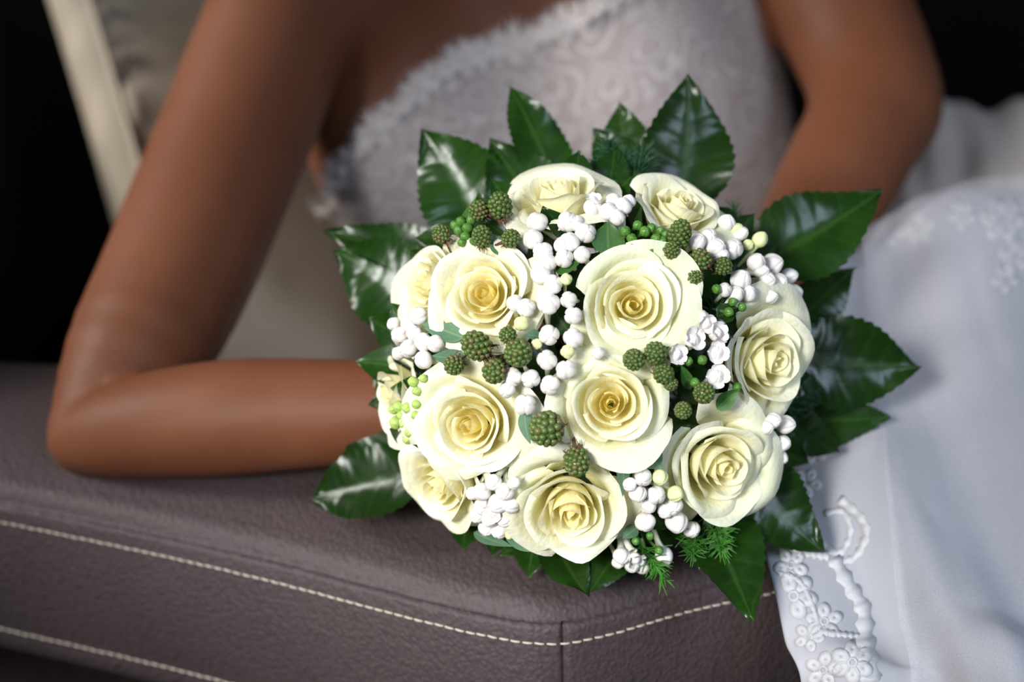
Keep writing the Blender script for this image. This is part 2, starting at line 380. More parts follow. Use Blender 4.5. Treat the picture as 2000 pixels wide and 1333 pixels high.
# ------------------------------------------------------------------ the person
class Sdf:
    """distance field on a grid, joined smoothly"""
    def __init__(s, lo, hi, h):
        s.lo = np.array(lo); s.h = h; s.n = np.ceil((np.array(hi)-s.lo)/h).astype(int)+1
        s.F = np.full(s.n, 0.08, dtype=np.float32)
        s.ax = [s.lo[k]+h*np.arange(s.n[k]) for k in range(3)]
    def region(s, blo, bhi):
        a = np.clip(np.floor((blo-s.lo)/s.h).astype(int), 0, s.n); b = np.clip(np.ceil((bhi-s.lo)/s.h).astype(int)+1, 0, s.n)
        sl = tuple(slice(a[k], b[k]) for k in range(3))
        g = np.meshgrid(*[s.ax[k][sl[k]] for k in range(3)], indexing='ij')
        return sl, g
    def join(s, sl, d, k, carve=False):
        A = s.F[sl]
        if carve: d = -d; h = np.clip(0.5-0.5*(A-d)/k, 0, 1); s.F[sl] = A*(1-h)+d*h+k*h*(1-h)
        else: h = np.clip(0.5+0.5*(A-d)/k, 0, 1); s.F[sl] = A*(1-h)+d*h-k*h*(1-h)
    def chain(s, pts, k=0.02):
        """one tapering limb through the given joints, joined smoothly to what is there"""
        if len(pts) > 2:
            a = catmull([(*p, r) for p, r in pts], 4*len(pts)); pts = [(q[:3], q[3]) for q in a]
        P_ = np.array([list(p) for p, r in pts]); R_ = [r for p, r in pts]; m = max(R_)+0.07
        sl, (X, Y, Z) = s.region(P_.min(0)-m, P_.max(0)+m)
        if X.size == 0: return
        D = None
        for p, q, r1, r2 in zip(P_[:-1], P_[1:], R_[:-1], R_[1:]):
            d = q-p; L2 = float(d@d)+1e-12
            t = np.clip(((X-p[0])*d[0]+(Y-p[1])*d[1]+(Z-p[2])*d[2])/L2, 0, 1)
            e = np.sqrt((X-p[0]-t*d[0])**2+(Y-p[1]-t*d[1])**2+(Z-p[2]-t*d[2])**2) - (r1+(r2-r1)*t)
            D = e if D is None else np.minimum(D, e)
        s.join(sl, D, k)
    def ell(s, c, ax, rad, k=0.03, carve=False):
        c = np.array(c); A = np.array([list(a) for a in ax]); m = max(rad)+0.07
        sl, (X, Y, Z) = s.region(c-m, c+m)
        if X.size == 0: return
        q = [(X-c[0])*a[0]+(Y-c[1])*a[1]+(Z-c[2])*a[2] for a in A]
        k0 = np.sqrt(sum((q[i]/rad[i])**2 for i in range(3))); k1 = np.sqrt(sum((q[i]/rad[i]**2)**2 for i in range(3)))+1e-9
        s.join(sl, k0*(k0-1)/k1, k, carve)
    def mesh(s, iso=0.0):
        F = s.F-iso; n = F.shape; S = F < 0
        c = [np.zeros(tuple(x-1 for x in n), bool), np.ones(tuple(x-1 for x in n), bool)]
        off = [(i, j, l) for i in (0, 1) for j in (0, 1) for l in (0, 1)]
        def sub(a, o): return a[o[0]:n[0]-1+o[0], o[1]:n[1]-1+o[1], o[2]:n[2]-1+o[2]]
        for o_ in off: c[0] |= sub(S, o_); c[1] &= sub(S, o_)
        act = c[0] & ~c[1]; idx = np.full(act.shape, -1, np.int64); ids = np.argwhere(act); idx[act] = np.arange(len(ids))
        acc = np.zeros((len(ids), 3)); cnt = np.zeros(len(ids))
        val = {o_: F[ids[:, 0]+o_[0], ids[:, 1]+o_[1], ids[:, 2]+o_[2]] for o_ in off}
        for a in off:
            for ax_ in range(3):
                if a[ax_] == 1: continue
                b = list(a); b[ax_] = 1; b = tuple(b)
                x = (val[a] < 0) != (val[b] < 0); t = np.where(x, val[a]/(val[a]-val[b]+1e-20), 0)
                p = np.array(a, float)[None]+t[:, None]*np.eye(3)[ax_][None]
                acc[x] += p[x]; cnt[x] += 1
        V = s.lo + (ids + acc/cnt[:, None])*s.h
        faces = []
        for ax_ in range(3):
            o1, o2 = [(1, 2), (2, 0), (0, 1)][ax_]
            a = np.take(S, range(0, n[ax_]-1), axis=ax_); b = np.take(S, range(1, n[ax_]), axis=ax_)
            e = np.argwhere(a != b)
            e = e[(e[:, o1] > 0) & (e[:, o2] > 0) & (e[:, o1] < n[o1]-1) & (e[:, o2] < n[o2]-1)]
            e1 = np.zeros(3, int); e1[o1] = 1; e2 = np.zeros(3, int); e2[o2] = 1
            q = [idx[tuple((e-d_).T)] for d_ in (np.zeros(3, int), e1, e1+e2, e2)]
            flip = a[tuple(e.T)]
            Q = np.stack(q, 1); Q[~flip] = Q[~flip][:, ::-1]; faces.append(Q)
        return V, np.concatenate(faces)

def relax(V, Fq, it=3, lam=0.5):
    E = np.concatenate([Fq[:, [0, 1]], Fq[:, [1, 2]], Fq[:, [2, 3]], Fq[:, [3, 0]]]); E = np.concatenate([E, E[:, ::-1]])
    deg = np.bincount(E[:, 0], minlength=len(V)).astype(float)+1e-9
    for _ in range(it):
        for l in (lam, -lam*1.04):
            m = np.stack([np.bincount(E[:, 0], weights=V[E[:, 1], k], minlength=len(V)) for k in range(3)], 1)/deg[:, None]
            V = V + l*(m-V)
    return V

k = NT('tanned_skin'); c = k.coord()
n1 = k.n('ShaderNodeTexNoise', Scale=14.0, Detail=4.0); k.l(c, n1.inputs['Vector'])
n2 = k.n('ShaderNodeTexNoise', Scale=900.0, Detail=3.0); k.l(c, n2.inputs['Vector'])
k.l(k.ramp(n1.outputs[0], [(0.3, (0.138, 0.046, 0.020)), (0.7, (0.170, 0.061, 0.029))]), k.b.inputs['Base Color'])
k.l(k.bump(n2.outputs[0], 0.12, 0.0008), k.b.inputs['Normal'])
k.b.inputs['Roughness'].default_value = 0.56; k.b.inputs['Subsurface Weight'].default_value = 0.25
k.b.inputs['Subsurface Radius'].default_value = (1.0, 0.35, 0.2); k.b.inputs['Subsurface Scale'].default_value = 0.008
k.b.inputs['Specular IOR Level'].default_value = 0.25
M_SKIN = k.m

def torso_prims(S):
    """trunk without arms: used for the body and, offset, for the bodice"""
    ctr_ax = [cdir(1, 0.10, -0.10), cdir(-0.12, 1, 0.05)]; a0 = ctr_ax[0]; a1 = (ctr_ax[1]-a0*ctr_ax[1].dot(a0)).normalized(); a2 = a0.cross(a1)
    ax = (a0, a1, a2)
    S.ell(P(1065, 60, 1.415), ax, (0.176, 0.175, 0.105), 0.03)              # rib cage
    S.ell(P(1060, -190, 1.40), ax, (0.165, 0.075, 0.075), 0.05)            # shoulder girdle
    S.ell(P(1120, 480, 1.43), ax, (0.140, 0.150, 0.092), 0.06)             # waist
    S.ell(P(1190, 780, 1.45), ax, (0.165, 0.120, 0.115), 0.06)             # hips
    S.ell(P(830, 300, 1.35), ax, (0.082, 0.080, 0.062), 0.04)             # chest, near side
    S.ell(P(1345, 300, 1.43), ax, (0.082, 0.130, 0.085), 0.05)             # far flank
    S.ell(P(745, 225, 1.325), ax, (0.050, 0.066, 0.046), 0.05)             # fold towards the arm
    S.ell(P(1240, 190, 1.345), ax, (0.076, 0.078, 0.062), 0.04)            # chest, far side

H = 0.0052
S = Sdf((-0.42, 0.85, 0.30), (0.62, 1.66, 1.50), H)
torso_prims(S)
TORSO = Sdf((-0.30, 1.0, 0.42), (0.40, 1.66, 1.25), 0.0060); torso_prims(TORSO)
SR = P(640, -120, 1.285); SL = P(1470, -330, 1.40)
# collar bones and shoulders
S.chain([(P(1010, -190, 1.33), 0.012), (P(820, -200, 1.30), 0.012), (SR, 0.035)], 0.04)
S.chain([(P(1110, -205, 1.34), 0.012), (P(1300, -260, 1.36), 0.012), (SL, 0.035)], 0.04)
# near arm: shoulder, elbow resting on the leather, forearm behind the flowers
S.chain([(SR, 0.058), (P(560, 20, 1.255), 0.0555), (P(455, 275, 1.205), 0.0535), (P(342, 545, 1.135), 0.0500), (P(265, 690, 1.095), 0.0440), (P(178, 835, 1.062), 0.0265)], 0.03)
S.chain([(P(168, 855, 1.055), 0.0235), (P(230, 842, 1.045), 0.0290), (P(320, 828, 1.035), 0.0330), (P(450, 816, 1.025), 0.0350), (P(600, 808, 1.018), 0.0330), (P(760, 802, 1.010), 0.0295), (P(900, 790, 1.008), 0.0262), (P(985, 775, 1.02), 0.0250)], 0.0015)
# pectoral fold into the arm
S.chain([(P(820, 60, 1.335), 0.035), (P(700, 20, 1.30), 0.04), (SR, 0.045)], 0.05)
# far arm
S.chain([(SL, 0.056), (P(1600, -110, 1.375), 0.055), (P(1655, 40, 1.35), 0.0535), (P(1700, 150, 1.32), 0.050), (P(1712, 215, 1.30), 0.045)], 0.03)
S.chain([(P(1712, 205, 1.30), 0.044), (P(1670, 290, 1.265), 0.0445), (P(1610, 400, 1.22), 0.0405), (P(1540, 530, 1.165), 0.034), (P(1450, 650, 1.125), 0.027), (P(1385, 685, 1.11), 0.026)], 0.02)
# neck and head (above the frame)
NK = P(1045, -330, 1.385); HD = P(985, -760, 1.35)
S.chain([(P(1060, -170, 1.41), 0.06), (NK, 0.052), (P(1010, -560, 1.375), 0.05)], 0.04)
hx = cdir(1, 0.12, 0); hy = (cdir(-0.1, 1, 0.0) - hx*cdir(-0.1, 1, 0.0).dot(hx)).normalized(); hz = hx.cross(hy); HA = (hx, hy, hz)
S.ell(HD+hy*0.02-hz*0.012, HA, (0.074, 0.098, 0.094), 0.02)
S.ell(HD-hy*0.050+hz*0.020, HA, (0.054, 0.062, 0.062), 0.03)
S.chain([(HD+hy*0.012+hz*0.083, 0.006), (HD-hy*0.022+hz*0.097, 0.0105)], 0.012)
for sgn in (-1, 1):
    S.ell(HD+hx*0.030*sgn+hy*0.012+hz*0.088, HA, (0.016, 0.010, 0.010), 0.012, True)
    S.ell(HD+hx*0.076*sgn-hy*0.005-hz*0.005, HA, (0.010, 0.030, 0.018), 0.008)
S.ell(HD-hy*0.054+hz*0.082, HA, (0.022, 0.007, 0.009), 0.006)
# thighs under the skirt
S.chain([(P(1150, 850, 1.42), 0.080), (P(1700, 800, 1.26), 0.066), (P(2100, 760, 1.16), 0.050)], 0.04)
S.chain([(P(1300, 800, 1.52), 0.080), (P(1760, 640, 1.44), 0.066), (P(2100, 580, 1.36), 0.050)], 0.04)
# hands closed round the bouquet's stems
HB0 = P(1150, 728, 0.965); HB1 = P(1165, 690, 1.150); hdir = (HB1-HB0).normalized()
ex = (RIGHT - hdir*RIGHT.dot(hdir)).normalized(); ey = hdir.cross(ex)
if ey.z < 0: ey = -ey
def ring_pt(t, ang, r): return HB0 + hdir*t + (ex*math.cos(math.radians(ang)) + ey*math.sin(math.radians(ang)))*r
def hand(t0, a0, sg, wrist):
    palm = ring_pt(t0+0.034, a0, 0.036)
    S.chain([(wrist, 0.0245), (palm, 0.021)], 0.015)
    for j, L in enumerate((0.92, 1.0, 0.95, 0.78)):
        t = t0+0.004+0.0195*j
        kn = ring_pt(t, a0-sg*28, 0.036)
        S.chain([(palm, 0.015), (kn, 0.0105)], 0.008)
        S.chain([(kn, 0.0100), (ring_pt(t, a0-sg*(28+62*L), 0.030), 0.0088), (ring_pt(t, a0-sg*(28+112*L), 0.0275), 0.0078), (ring_pt(t, a0-sg*(28+158*L), 0.0265), 0.0068)], 0.004)
    S.chain([(palm+hdir*-0.015, 0.014), (ring_pt(t0-0.004, a0+sg*50, 0.032), 0.0105), (ring_pt(t0+0.0, a0+sg*95, 0.029), 0.0085)], 0.006)
hand(0.035, 180, 1, P(985, 775, 1.02))
hand(0.120, 0, -1, P(1385, 685, 1.11))

person = empty('person', P(1190, 800, 1.45)*1.0)
WM[person] = Matrix.Translation((P(1190, 800, 1.45).x, P(1190, 800, 1.45).y, 0.43)); person.matrix_basis = WM[person]
person['label'] = 'tanned person in a white lace gown leaning on the armrest behind the bouquet'; person['category'] = 'person'
V, Fq = S.mesh(); V = relax(V, Fq, 4)
body = mobj('body', make_mesh('body', V, Fq, M_SKIN), person)
BODY = BVHTree.FromPolygons([tuple(v) for v in V], [tuple(f) for f in Fq])
M_HAIR = simple('dark_brown_hair', (0.035, 0.018, 0.010), 0.4, 0.3, 200)
HS = Sdf(tuple(HD-Vector((.16, .16, .16))), tuple(HD+Vector((.16, .2, .18))), 0.006)
HS.ell(HD+hy*0.030-hz*0.020, HA, (0.083, 0.100, 0.098), 0.01); HS.ell(HD+hy*0.000-hz*0.115, HA, (0.045, 0.045, 0.040), 0.02)
HS.ell(HD-hy*0.030+hz*0.080, HA, (0.066, 0.098, 0.080), 0.012, True)
hv, hf = HS.mesh(); hv = relax(hv, hf, 3); mobj('hair', make_mesh('hair', hv, hf, M_HAIR), person)

# ------------------------------------------------------------------ gown: bodice
k = NT('ivory_lace_bodice'); c = k.coord()
wn = k.n('ShaderNodeTexNoise', Scale=16.0, Detail=2.0); k.l(c, wn.inputs['Vector'])
wc = k.mix(0.05, c, wn.outputs[1], 'ADD')
wv = k.n('ShaderNodeTexVoronoi', Scale=34.0, feature='F1'); k.l(wc, wv.inputs['Vector'])
sn = k.n('ShaderNodeMath', operation='SINE'); ml = k.n('ShaderNodeMath', operation='MULTIPLY'); ml.inputs[1].default_value = 24.0
k.l(wv.outputs[0], ml.inputs[0]); k.l(ml.outputs[0], sn.inputs[0])
cr = k.ramp(sn.outputs[0], [(0.35, (0.345, 0.295, 0.285)), (0.75, (0.49, 0.435, 0.425))])
k.l(cr, k.b.inputs['Base Color']); k.l(k.bump(cr, 0.6, 0.0015), k.b.inputs['Normal']); k.b.inputs['Roughness'].default_value = 0.7
M_BODICE = k.m
M_LACE = simple('ivory_lace_edge', (0.74, 0.68, 0.66), 0.8, 0.1, 120, transl=0.3)
neck_u = [300, 560, 640, 700, 800, 900, 1050, 1130, 1200, 1240, 1300, 1420, 1700]
neck_v = [820, 520, 402, 335, 228, 143, 92, 62, 14, -20, -60, -90, -110]
def to_chest(p):
    q = np.asarray(p)-np.array(CAM); d = 1.32
    return 1000+q@np.array(RIGHT)*FPX/d, 666.5-q@np.array(UP)*FPX/d
V, Fq = TORSO.mesh(0.0055); V = relax(V, Fq, 5)
uu, vv = to_chest(V); g = np.interp(uu, neck_u, neck_v) - vv          # > 0 above the neckline
keep = (g[Fq].min(axis=1) < 0)
Fq = Fq[keep]
mv = g > 0
slope = np.interp(uu+5, neck_u, neck_v)-np.interp(uu-5, neck_u, neck_v); slope /= 10
nrm2 = 1+slope**2
V[mv] += (np.outer(-g[mv]/nrm2[mv]*1.32/FPX, np.array(UP)) + np.outer(-slope[mv]*g[mv]/nrm2[mv]*1.32/FPX*-1, np.array(RIGHT))*-1)
used = np.unique(Fq); rm = np.full(len(V), -1); rm[used] = np.arange(len(used))
bodice = mobj('bodice', make_mesh('bodice', V[used], rm[Fq], M_BODICE), person)
BOD = BVHTree.FromPolygons([tuple(v) for v in V[used]], [tuple(f) for f in rm[Fq]])

def chest_hit(u, v):
    org = CAM + RIGHT*((u-1000)/FPX*1.32) + UP*((666.5-v)/FPX*1.32) + FWD*0.9
    for t in (BOD, BODY):
        h = t.ray_cast(org, FWD)
        if h[0] is not None: return h[0], h[1]
    return None, None
# scalloped eyelash lace along the neckline, each scallop its own piece
rs = random.Random(11)
def scallop(r):
    A = Acc(); n = 15
    V = [(0, -0.55*r, -0.0025)]; 
    for ring, rr in enumerate((0.45, 0.75, 1.0)):
        for i in range(n):
            th = math.radians(-10+200*i/(n-1)); q = rr*r*(1+(0.05*math.sin(i*2.2) if ring == 2 else 0))
            V.append((q*math.cos(th), q*math.sin(th)*0.95, 0.0012*math.sin(i*1.7+ring)+0.0015*ring))
    F = [(0, 1+i, 2+i) for i in range(n-1)]
    for ring in range(2):
        for i in range(n-1):
            if ring == 1 and i % 3 == 1: continue                   # eyelets in the outer band
            a = 1+ring*n+i; F.append((a, a+n, a+n+1, a+1))
    A.add(V, F)
    for i in range(26):                                             # eyelash fringe
        th = math.radians(-5+190*i/25+rs.uniform(-3, 3)); L = r*rs.uniform(0.16, 0.42); w = r*0.022
        p = Vector((math.cos(th), math.sin(th)*0.95, 0.003/r*0.5))*r*0.98; d = Vector((math.cos(th+rs.uniform(-.3, .3)), math.sin(th+rs.uniform(-.3, .3)), rs.uniform(0, .3))); s_ = Vector((-d.y, d.x, 0))*w
        A.add([p-s_, p+s_, p+d*L+s_*0.4, p+d*L-s_*0.4], [(0, 1, 2, 3)])
    return make_mesh('lace_scallop', A.V, A.F, M_LACE)
sc_meshes = [scallop(0.0150), scallop(0.0120), scallop(0.018)]
pts = catmull(list(zip(neck_u[2:11], neck_v[2:11])), 25)
for i in range(len(pts)-1):
    u, v = pts[i]; t = pts[i+1]-pts[i]; t /= np.linalg.norm(t)
    hp, hn = chest_hit(u-t[1]*-1*-6, v+10)
    if hp is None: continue
    up = Vector(RIGHT*float(t[1]) + UP*float(t[0]))                  # across the neckline, upwards
    if hn.dot(FWD) > 0: hn = -hn
    me = sc_meshes[i % 3]
    mobj('lace_scallop', me, bodice, frame(hn, up.cross(hn), hp+hn*0.0035+up*0.003, rs.uniform(0.85, 1.2)))

# ------------------------------------------------------------------ gown: skirt
k = NT('white_satin_under_tulle'); c = k.coord()
n1 = k.n('ShaderNodeTexNoise', Scale=6.0, Detail=3.0); k.l(c, n1.inputs['Vector'])
vo = k.n('ShaderNodeTexVoronoi', Scale=900.0); k.l(c, vo.inputs['Vector'])
k.l(k.ramp(n1.outputs[0], [(0.3, (0.35, 0.35, 0.385)), (0.7, (0.41, 0.41, 0.45))]), k.b.inputs['Base Color'])
k.l(k.bump(vo.outputs[0], 0.15, 0.0004), k.b.inputs['Normal']); k.b.inputs['Roughness'].default_value = 0.6
M_SKIRT = k.m
def sheer(name, col, alpha):
    k = NT(name); c = k.coord()
    vo = k.n('ShaderNodeTexVoronoi', Scale=750.0, feature='DISTANCE_TO_EDGE'); k.l(c, vo.inputs['Vector'])
    rp = k.ramp(vo.outputs[0], [(0.05, (alpha*1.25,)*3), (0.25, (alpha*0.85,)*3)])
    tr = k.n('ShaderNodeBsdfTransparent'); ms = k.n('ShaderNodeMixShader')
    k.b.inputs['Base Color'].default_value = (*col, 1); k.b.inputs['Roughness'].default_value = 0.7
    k.l(rp, ms.inputs[0]); k.l(tr.outputs[0], ms.inputs[1]); k.l(k.b.outputs[0], ms.inputs[2]); k.l(ms.outputs[0], k.out.inputs[0])
    return k.m
M_TULLE = sheer('white_tulle', (0.48, 0.49, 0.55), 0.30)
M_APPL = simple('white_lace_applique', (0.60, 0.60, 0.62), 0.75, 0.08, 200, transl=0.15)

sk = [  # columns of the lap, left edge first: (u, v, distance) from the crest down
    [(1330, 650, 1.23), (1380, 740, 1.115), (1432, 880, 1.035), (1478, 1010, 0.968), (1504, 1120, 0.928), (1532, 1250, 0.915), (1568, 1400, 0.906)],
    [(1540, 600, 1.26), (1580, 530, 1.160), (1600, 700, 1.080), (1630, 880, 1.000), (1650, 1050, 0.945), (1672, 1230, 0.912), (1692, 1400, 0.896)],
    [(1700, 520, 1.30), (1720, 442, 1.190), (1740, 620, 1.100), (1760, 820, 1.010), (1780, 1010, 0.945), (1802, 1210, 0.902), (1820, 1400, 0.882)],
    [(1860, 470, 1.31), (1860, 394, 1.200), (1880, 580, 1.100), (1900, 790, 1.010), (1920, 990, 0.945), (1942, 1200, 0.895), (1960, 1400, 0.872)],
    [(2030, 440, 1.31), (2020, 360, 1.200), (2040, 560, 1.100), (2060, 770, 1.010), (2080, 980, 0.945), (2102, 1190, 0.895), (2120, 1400, 0.870)],
    [(2230, 430, 1.30), (2220, 345, 1.190), (2240, 550, 1.100), (2270, 770, 1.015), (2290, 980, 0.955), (2310, 1190, 0.905), (2330, 1400, 0.880)],
    [(2440, 520, 1.30), (2440, 430, 1.210), (2480, 620, 1.140), (2500, 820, 1.070), (2520, 1020, 1.010), (2540, 1220, 0.960), (2550, 1400, 0.935)]]
ctrl = []
for col_ in sk:
    row = [P(*q) for q in col_]; e = row[-1]
    row += [Vector((e.x, e.y-0.012, 0.38)), Vector((e.x+0.005, e.y-0.03, 0.16)), Vector((e.x+0.01, e.y-0.05, 0.012))]
    ctrl.append(row)
ctrl = [[ctrl[c_][r_] for c_ in range(len(ctrl))] for r_ in range(len(ctrl[0]))]
NR, NC = 200, 150
g = bicubic(ctrl, NR, NC)
nm = grid_normals(g)
if nm[60, 60] @ np.array(FWD) > 0: nm = -nm
tr_ = np.linspace(0, 1, NR)[:, None]; tc = np.linspace(0, 1, NC)[None, :]
fold = 0.0150*np.sin(tc*17 - tr_*11 + 1.2*np.sin(tr_*5)) + 0.0050*np.sin(tc*9 + tr_*14) + 0.0007*np.sin(tc*60-tr_*26)
amp = 0.4 + 0.9*np.clip((tr_-0.45)/0.3, 0, 1)*(0.4+0.6*tc) + 0.9*np.clip(tr_-0.7, 0, 1)*3
g2 = g + nm*(fold*amp*np.clip(tc*5+0.25, 0, 1))[..., None]
def cloth_faces(g_, nr, nc):
    f = grid_faces(nr, nc); c0 = g_[nr//2, nc//2]; a_ = np.cross(g_[nr//2, nc//2+1]-c0, g_[nr//2+1, nc//2]-c0)
    return f if a_ @ np.array(FWD) < 0 else [tuple(reversed(q)) for q in f]
skirt = mobj('skirt', make_mesh('skirt', g2.reshape(-1, 3), cloth_faces(g2, NR, NC), M_SKIRT), person)
md = skirt.modifiers.new('cloth', 'SOLIDIFY'); md.thickness = 0.002; md.offset = -1
SK = BVHTree.FromPolygons([tuple(v) for v in g2.reshape(-1, 3)], grid_faces(NR, NC))
# sheer tulle layer over the lap with soft folds of its own
sub = g2[24:170, 42:148]; sn = nm[24:170, 42:148]; a, b = sub.shape[:2]
ta = np.linspace(0, 1, a)[:, None]; tb = np.linspace(0, 1, b)[None, :]
w = 0.0085+0.0045*np.sin(tb*13-ta*10+0.6)+0.003*np.sin(tb*5+ta*12)+0.001*np.sin(tb*37-ta*17)
lft = np.clip(1-tb/0.03, 0, 1)
tv = sub+sn*(np.maximum(w, 0.0045)+0.002*lft)[..., None]
mobj('tulle_layer', make_mesh('tulle_layer', tv.reshape(-1, 3), grid_faces(a, b), M_TULLE), person)

M_IVORY = simple('ivory_satin', (0.58, 0.51, 0.46), 0.6, 0.08, 8)
# rear of the skirt, spread over the seat beyond the far arm
bk = [[(1500, 420, 1.62), (1520, 330, 1.50), (1540, 460, 1.42), (1560, 620, 1.33)],
      [(1700, 330, 1.70), (1690, 235, 1.56), (1690, 360, 1.45), (1690, 540, 1.33)],
      [(1830, 300, 1.72), (1825, 198, 1.58), (1830, 320, 1.46), (1840, 500, 1.34)],
      [(2000, 310, 1.72), (2000, 213, 1.58), (2005, 320, 1.46), (2010, 480, 1.34)],
      [(2250, 340, 1.70), (2250, 235, 1.56), (2250, 340, 1.45), (2250, 480, 1.33)]]
cb = [[P(*bk[c_][r_]) for c_ in range(5)] for r_ in range(4)]
gb = bicubic(cb, 60, 80); nb = grid_normals(gb)
if nb[30, 40] @ np.array(FWD) > 0: nb = -nb
ta = np.linspace(0, 1, 60)[:, None]; tb = np.linspace(0, 1, 80)[None, :]
gb = gb+nb*(0.006*np.sin(tb*26+ta*3)+0.004*np.sin(tb*47-ta*5))[..., None]
rear = mobj('skirt_rear', make_mesh('skirt_rear', gb.reshape(-1, 3), cloth_faces(gb, 60, 80), M_IVORY), person)
md = rear.modifiers.new('cloth', 'SOLIDIFY'); md.thickness = 0.002; md.offset = -1

# lace appliques sewn on the skirt
def drape(outline_pts, name, thick=0.0003):
    """lay a flat net of (u, v) pieces on the skirt: list of (verts2d, faces)"""
    A = Acc()
    for vs2, fs in outline_pts:
        q = []
        for (u, v) in vs2:
            r = (RIGHT*((u-1000)/FPX)+UP*((666.5-v)/FPX)+FWD).normalized()
            h = SK.ray_cast(CAM, r)
            if h[0] is None: q = None; break
            n = h[1] if h[1].dot(FWD) < 0 else -h[1]
            q.append(h[0]+n*(0.0005))
        if q: A.add(q, fs)
    if not A.V: return None
    o_ = mobj(name, make_mesh(name, A.V, A.F, M_APPL), skirt)
    md = o_.modifiers.new('thread', 'SOLIDIFY'); md.thickness = thick; md.offset = 0
    return o_
def flower2(cx, cy, r, n, rot, hole=0.3):
    """petals as rings with an open middle, so that the net shows through"""
    out = []
    for p in range(n):
        a0 = rot+2*math.pi*p/n; vs2 = []; m = 12
        pc = (cx+math.cos(a0)*r*0.60, cy+math.sin(a0)*r*0.60)
        for ringf in (0.05, 1.0):
            for i in range(m):
                th = 2*math.pi*i/m
                ex_, ey_ = math.cos(th)*r*0.46*ringf, math.sin(th)*r*0.36*ringf
                vs2.append((pc[0]+ex_*math.cos(a0)-ey_*math.sin(a0), pc[1]+ex_*math.sin(a0)+ey_*math.cos(a0)))
        out.append((vs2, [(i, (i+1) % m, m+(i+1) % m, m+i) for i in range(m)]))
    m = 12; vs2 = [(cx+math.cos(2*math.pi*i/m)*r*q, cy+math.sin(2*math.pi*i/m)*r*q) for q in (hole*0.45, hole*0.85) for i in range(m)]
    out.append((vs2, [(i, (i+1) % m, m+(i+1) % m, m+i) for i in range(m)]))
    return out
def ribbon2(pts, w0, w1, n=26):
    c = catmull(pts, n); t = np.gradient(c, axis=0); t /= np.linalg.norm(t, axis=1, keepdims=True); nn_ = np.stack([-t[:, 1], t[:, 0]], 1)
    w = w0+(w1-w0)*np.linspace(0, 1, n); w = w*(1+0.32*np.sin(np.arange(n)*1.9))
    vs2 = [tuple(c[i]+nn_[i]*w[i]) for i in range(n)]+[tuple(c[i]-nn_[i]*w[i]) for i in range(n)]
    return [(vs2, [(i, i+1, n+i+1, n+i) for i in range(n-1)])]
for (cx, cy, r, n, rot) in ((1550, 1165, 46, 6, 0.2), (1610, 1215, 36, 5, 0.9), (1580, 1245, 30, 5, 0.1), (1665, 1295, 42, 6, 0.5), (1608, 1310, 36, 5, 1.1), (1545, 1105, 34, 5, 0.4),
                            (1740, 452, 30, 5, 0.2), (1792, 446, 34, 6, 0.8), (1880, 420, 30, 5, 0.4), (1960, 430, 44, 6, 0.1), (1985, 500, 34, 5, 0.8), (1965, 545, 28, 5, 0.3),
                            (1590, 880, 28, 5, 0.7), (1575, 945, 30, 5, 0.2), (1560, 1040, 28, 5, 0.0)):
    drape(flower2(cx, cy, r, n, rot), 'lace_flower')
for pts, a_, b_ in (([(1628, 1090), (1655, 1140), (1685, 1190), (1690, 1250), (1700, 1333)], 13, 18), ([(1600, 1235), (1640, 1240), (1690, 1245)], 7, 5), ([(1700, 450), (1780, 432), (1880, 398), (1990, 385)], 7, 9),
                    ([(1640, 975), (1680, 1010), (1693, 1045), (1670, 1090), (1630, 1100)], 9, 7), ([(1600, 1060), (1640, 1082), (1662, 1040), (1645, 1000), (1610, 1005)], 7, 6), ([(1530, 1060), (1570, 1080), (1620, 1088)], 5, 9),
                    ([(1508, 1140), (1520, 1190), (1530, 1235), (1552, 1270)], 5, 6), ([(1520, 1120), (1560, 1135), (1585, 1180), (1600, 1230)], 4, 5)):
    drape(ribbon2(pts, a_, b_), 'lace_scroll')
# ------------------------------------------------------------------ the bouquet
k = NT('cream_rose_petal'); ca = k.attr('col'); c = k.coord()
nz = k.n('ShaderNodeTexNoise', Scale=2.2, Detail=4.0); k.l(c, nz.inputs['Vector'])
mod = k.ramp(nz.outputs[0], [(0.3, (0.95, 0.95, 0.93)), (0.7, (1.0, 1.0, 1.0))])
colr = k.mix(1.0, ca.outputs[0], mod, 'MULTIPLY')
k.l(colr, k.b.inputs['Base Color']); k.b.inputs['Roughness'].default_value = 0.5; k.b.inputs['Specular IOR Level'].default_value = 0.2
st = k.n('ShaderNodeTexNoise', Scale=14.0, Detail=2.0); mp = k.n('ShaderNodeMapping'); mp.inputs['Scale'].default_value = (1, 1, 0.1); k.l(c, mp.inputs[0]); k.l(mp.outputs[0], st.inputs['Vector'])
k.l(k.bump(st.outputs[0], 0.10, 0.02), k.b.inputs['Normal'])
tr = k.n('ShaderNodeBsdfTranslucent'); k.l(colr, tr.inputs[0]); ms = k.n('ShaderNodeMixShader'); ms.inputs[0].default_value = 0.34
k.l(k.b.outputs[0], ms.inputs[1]); k.l(tr.outputs[0], ms.inputs[2]); k.l(ms.outputs[0], k.out.inputs[0])
M_PETAL = k.m

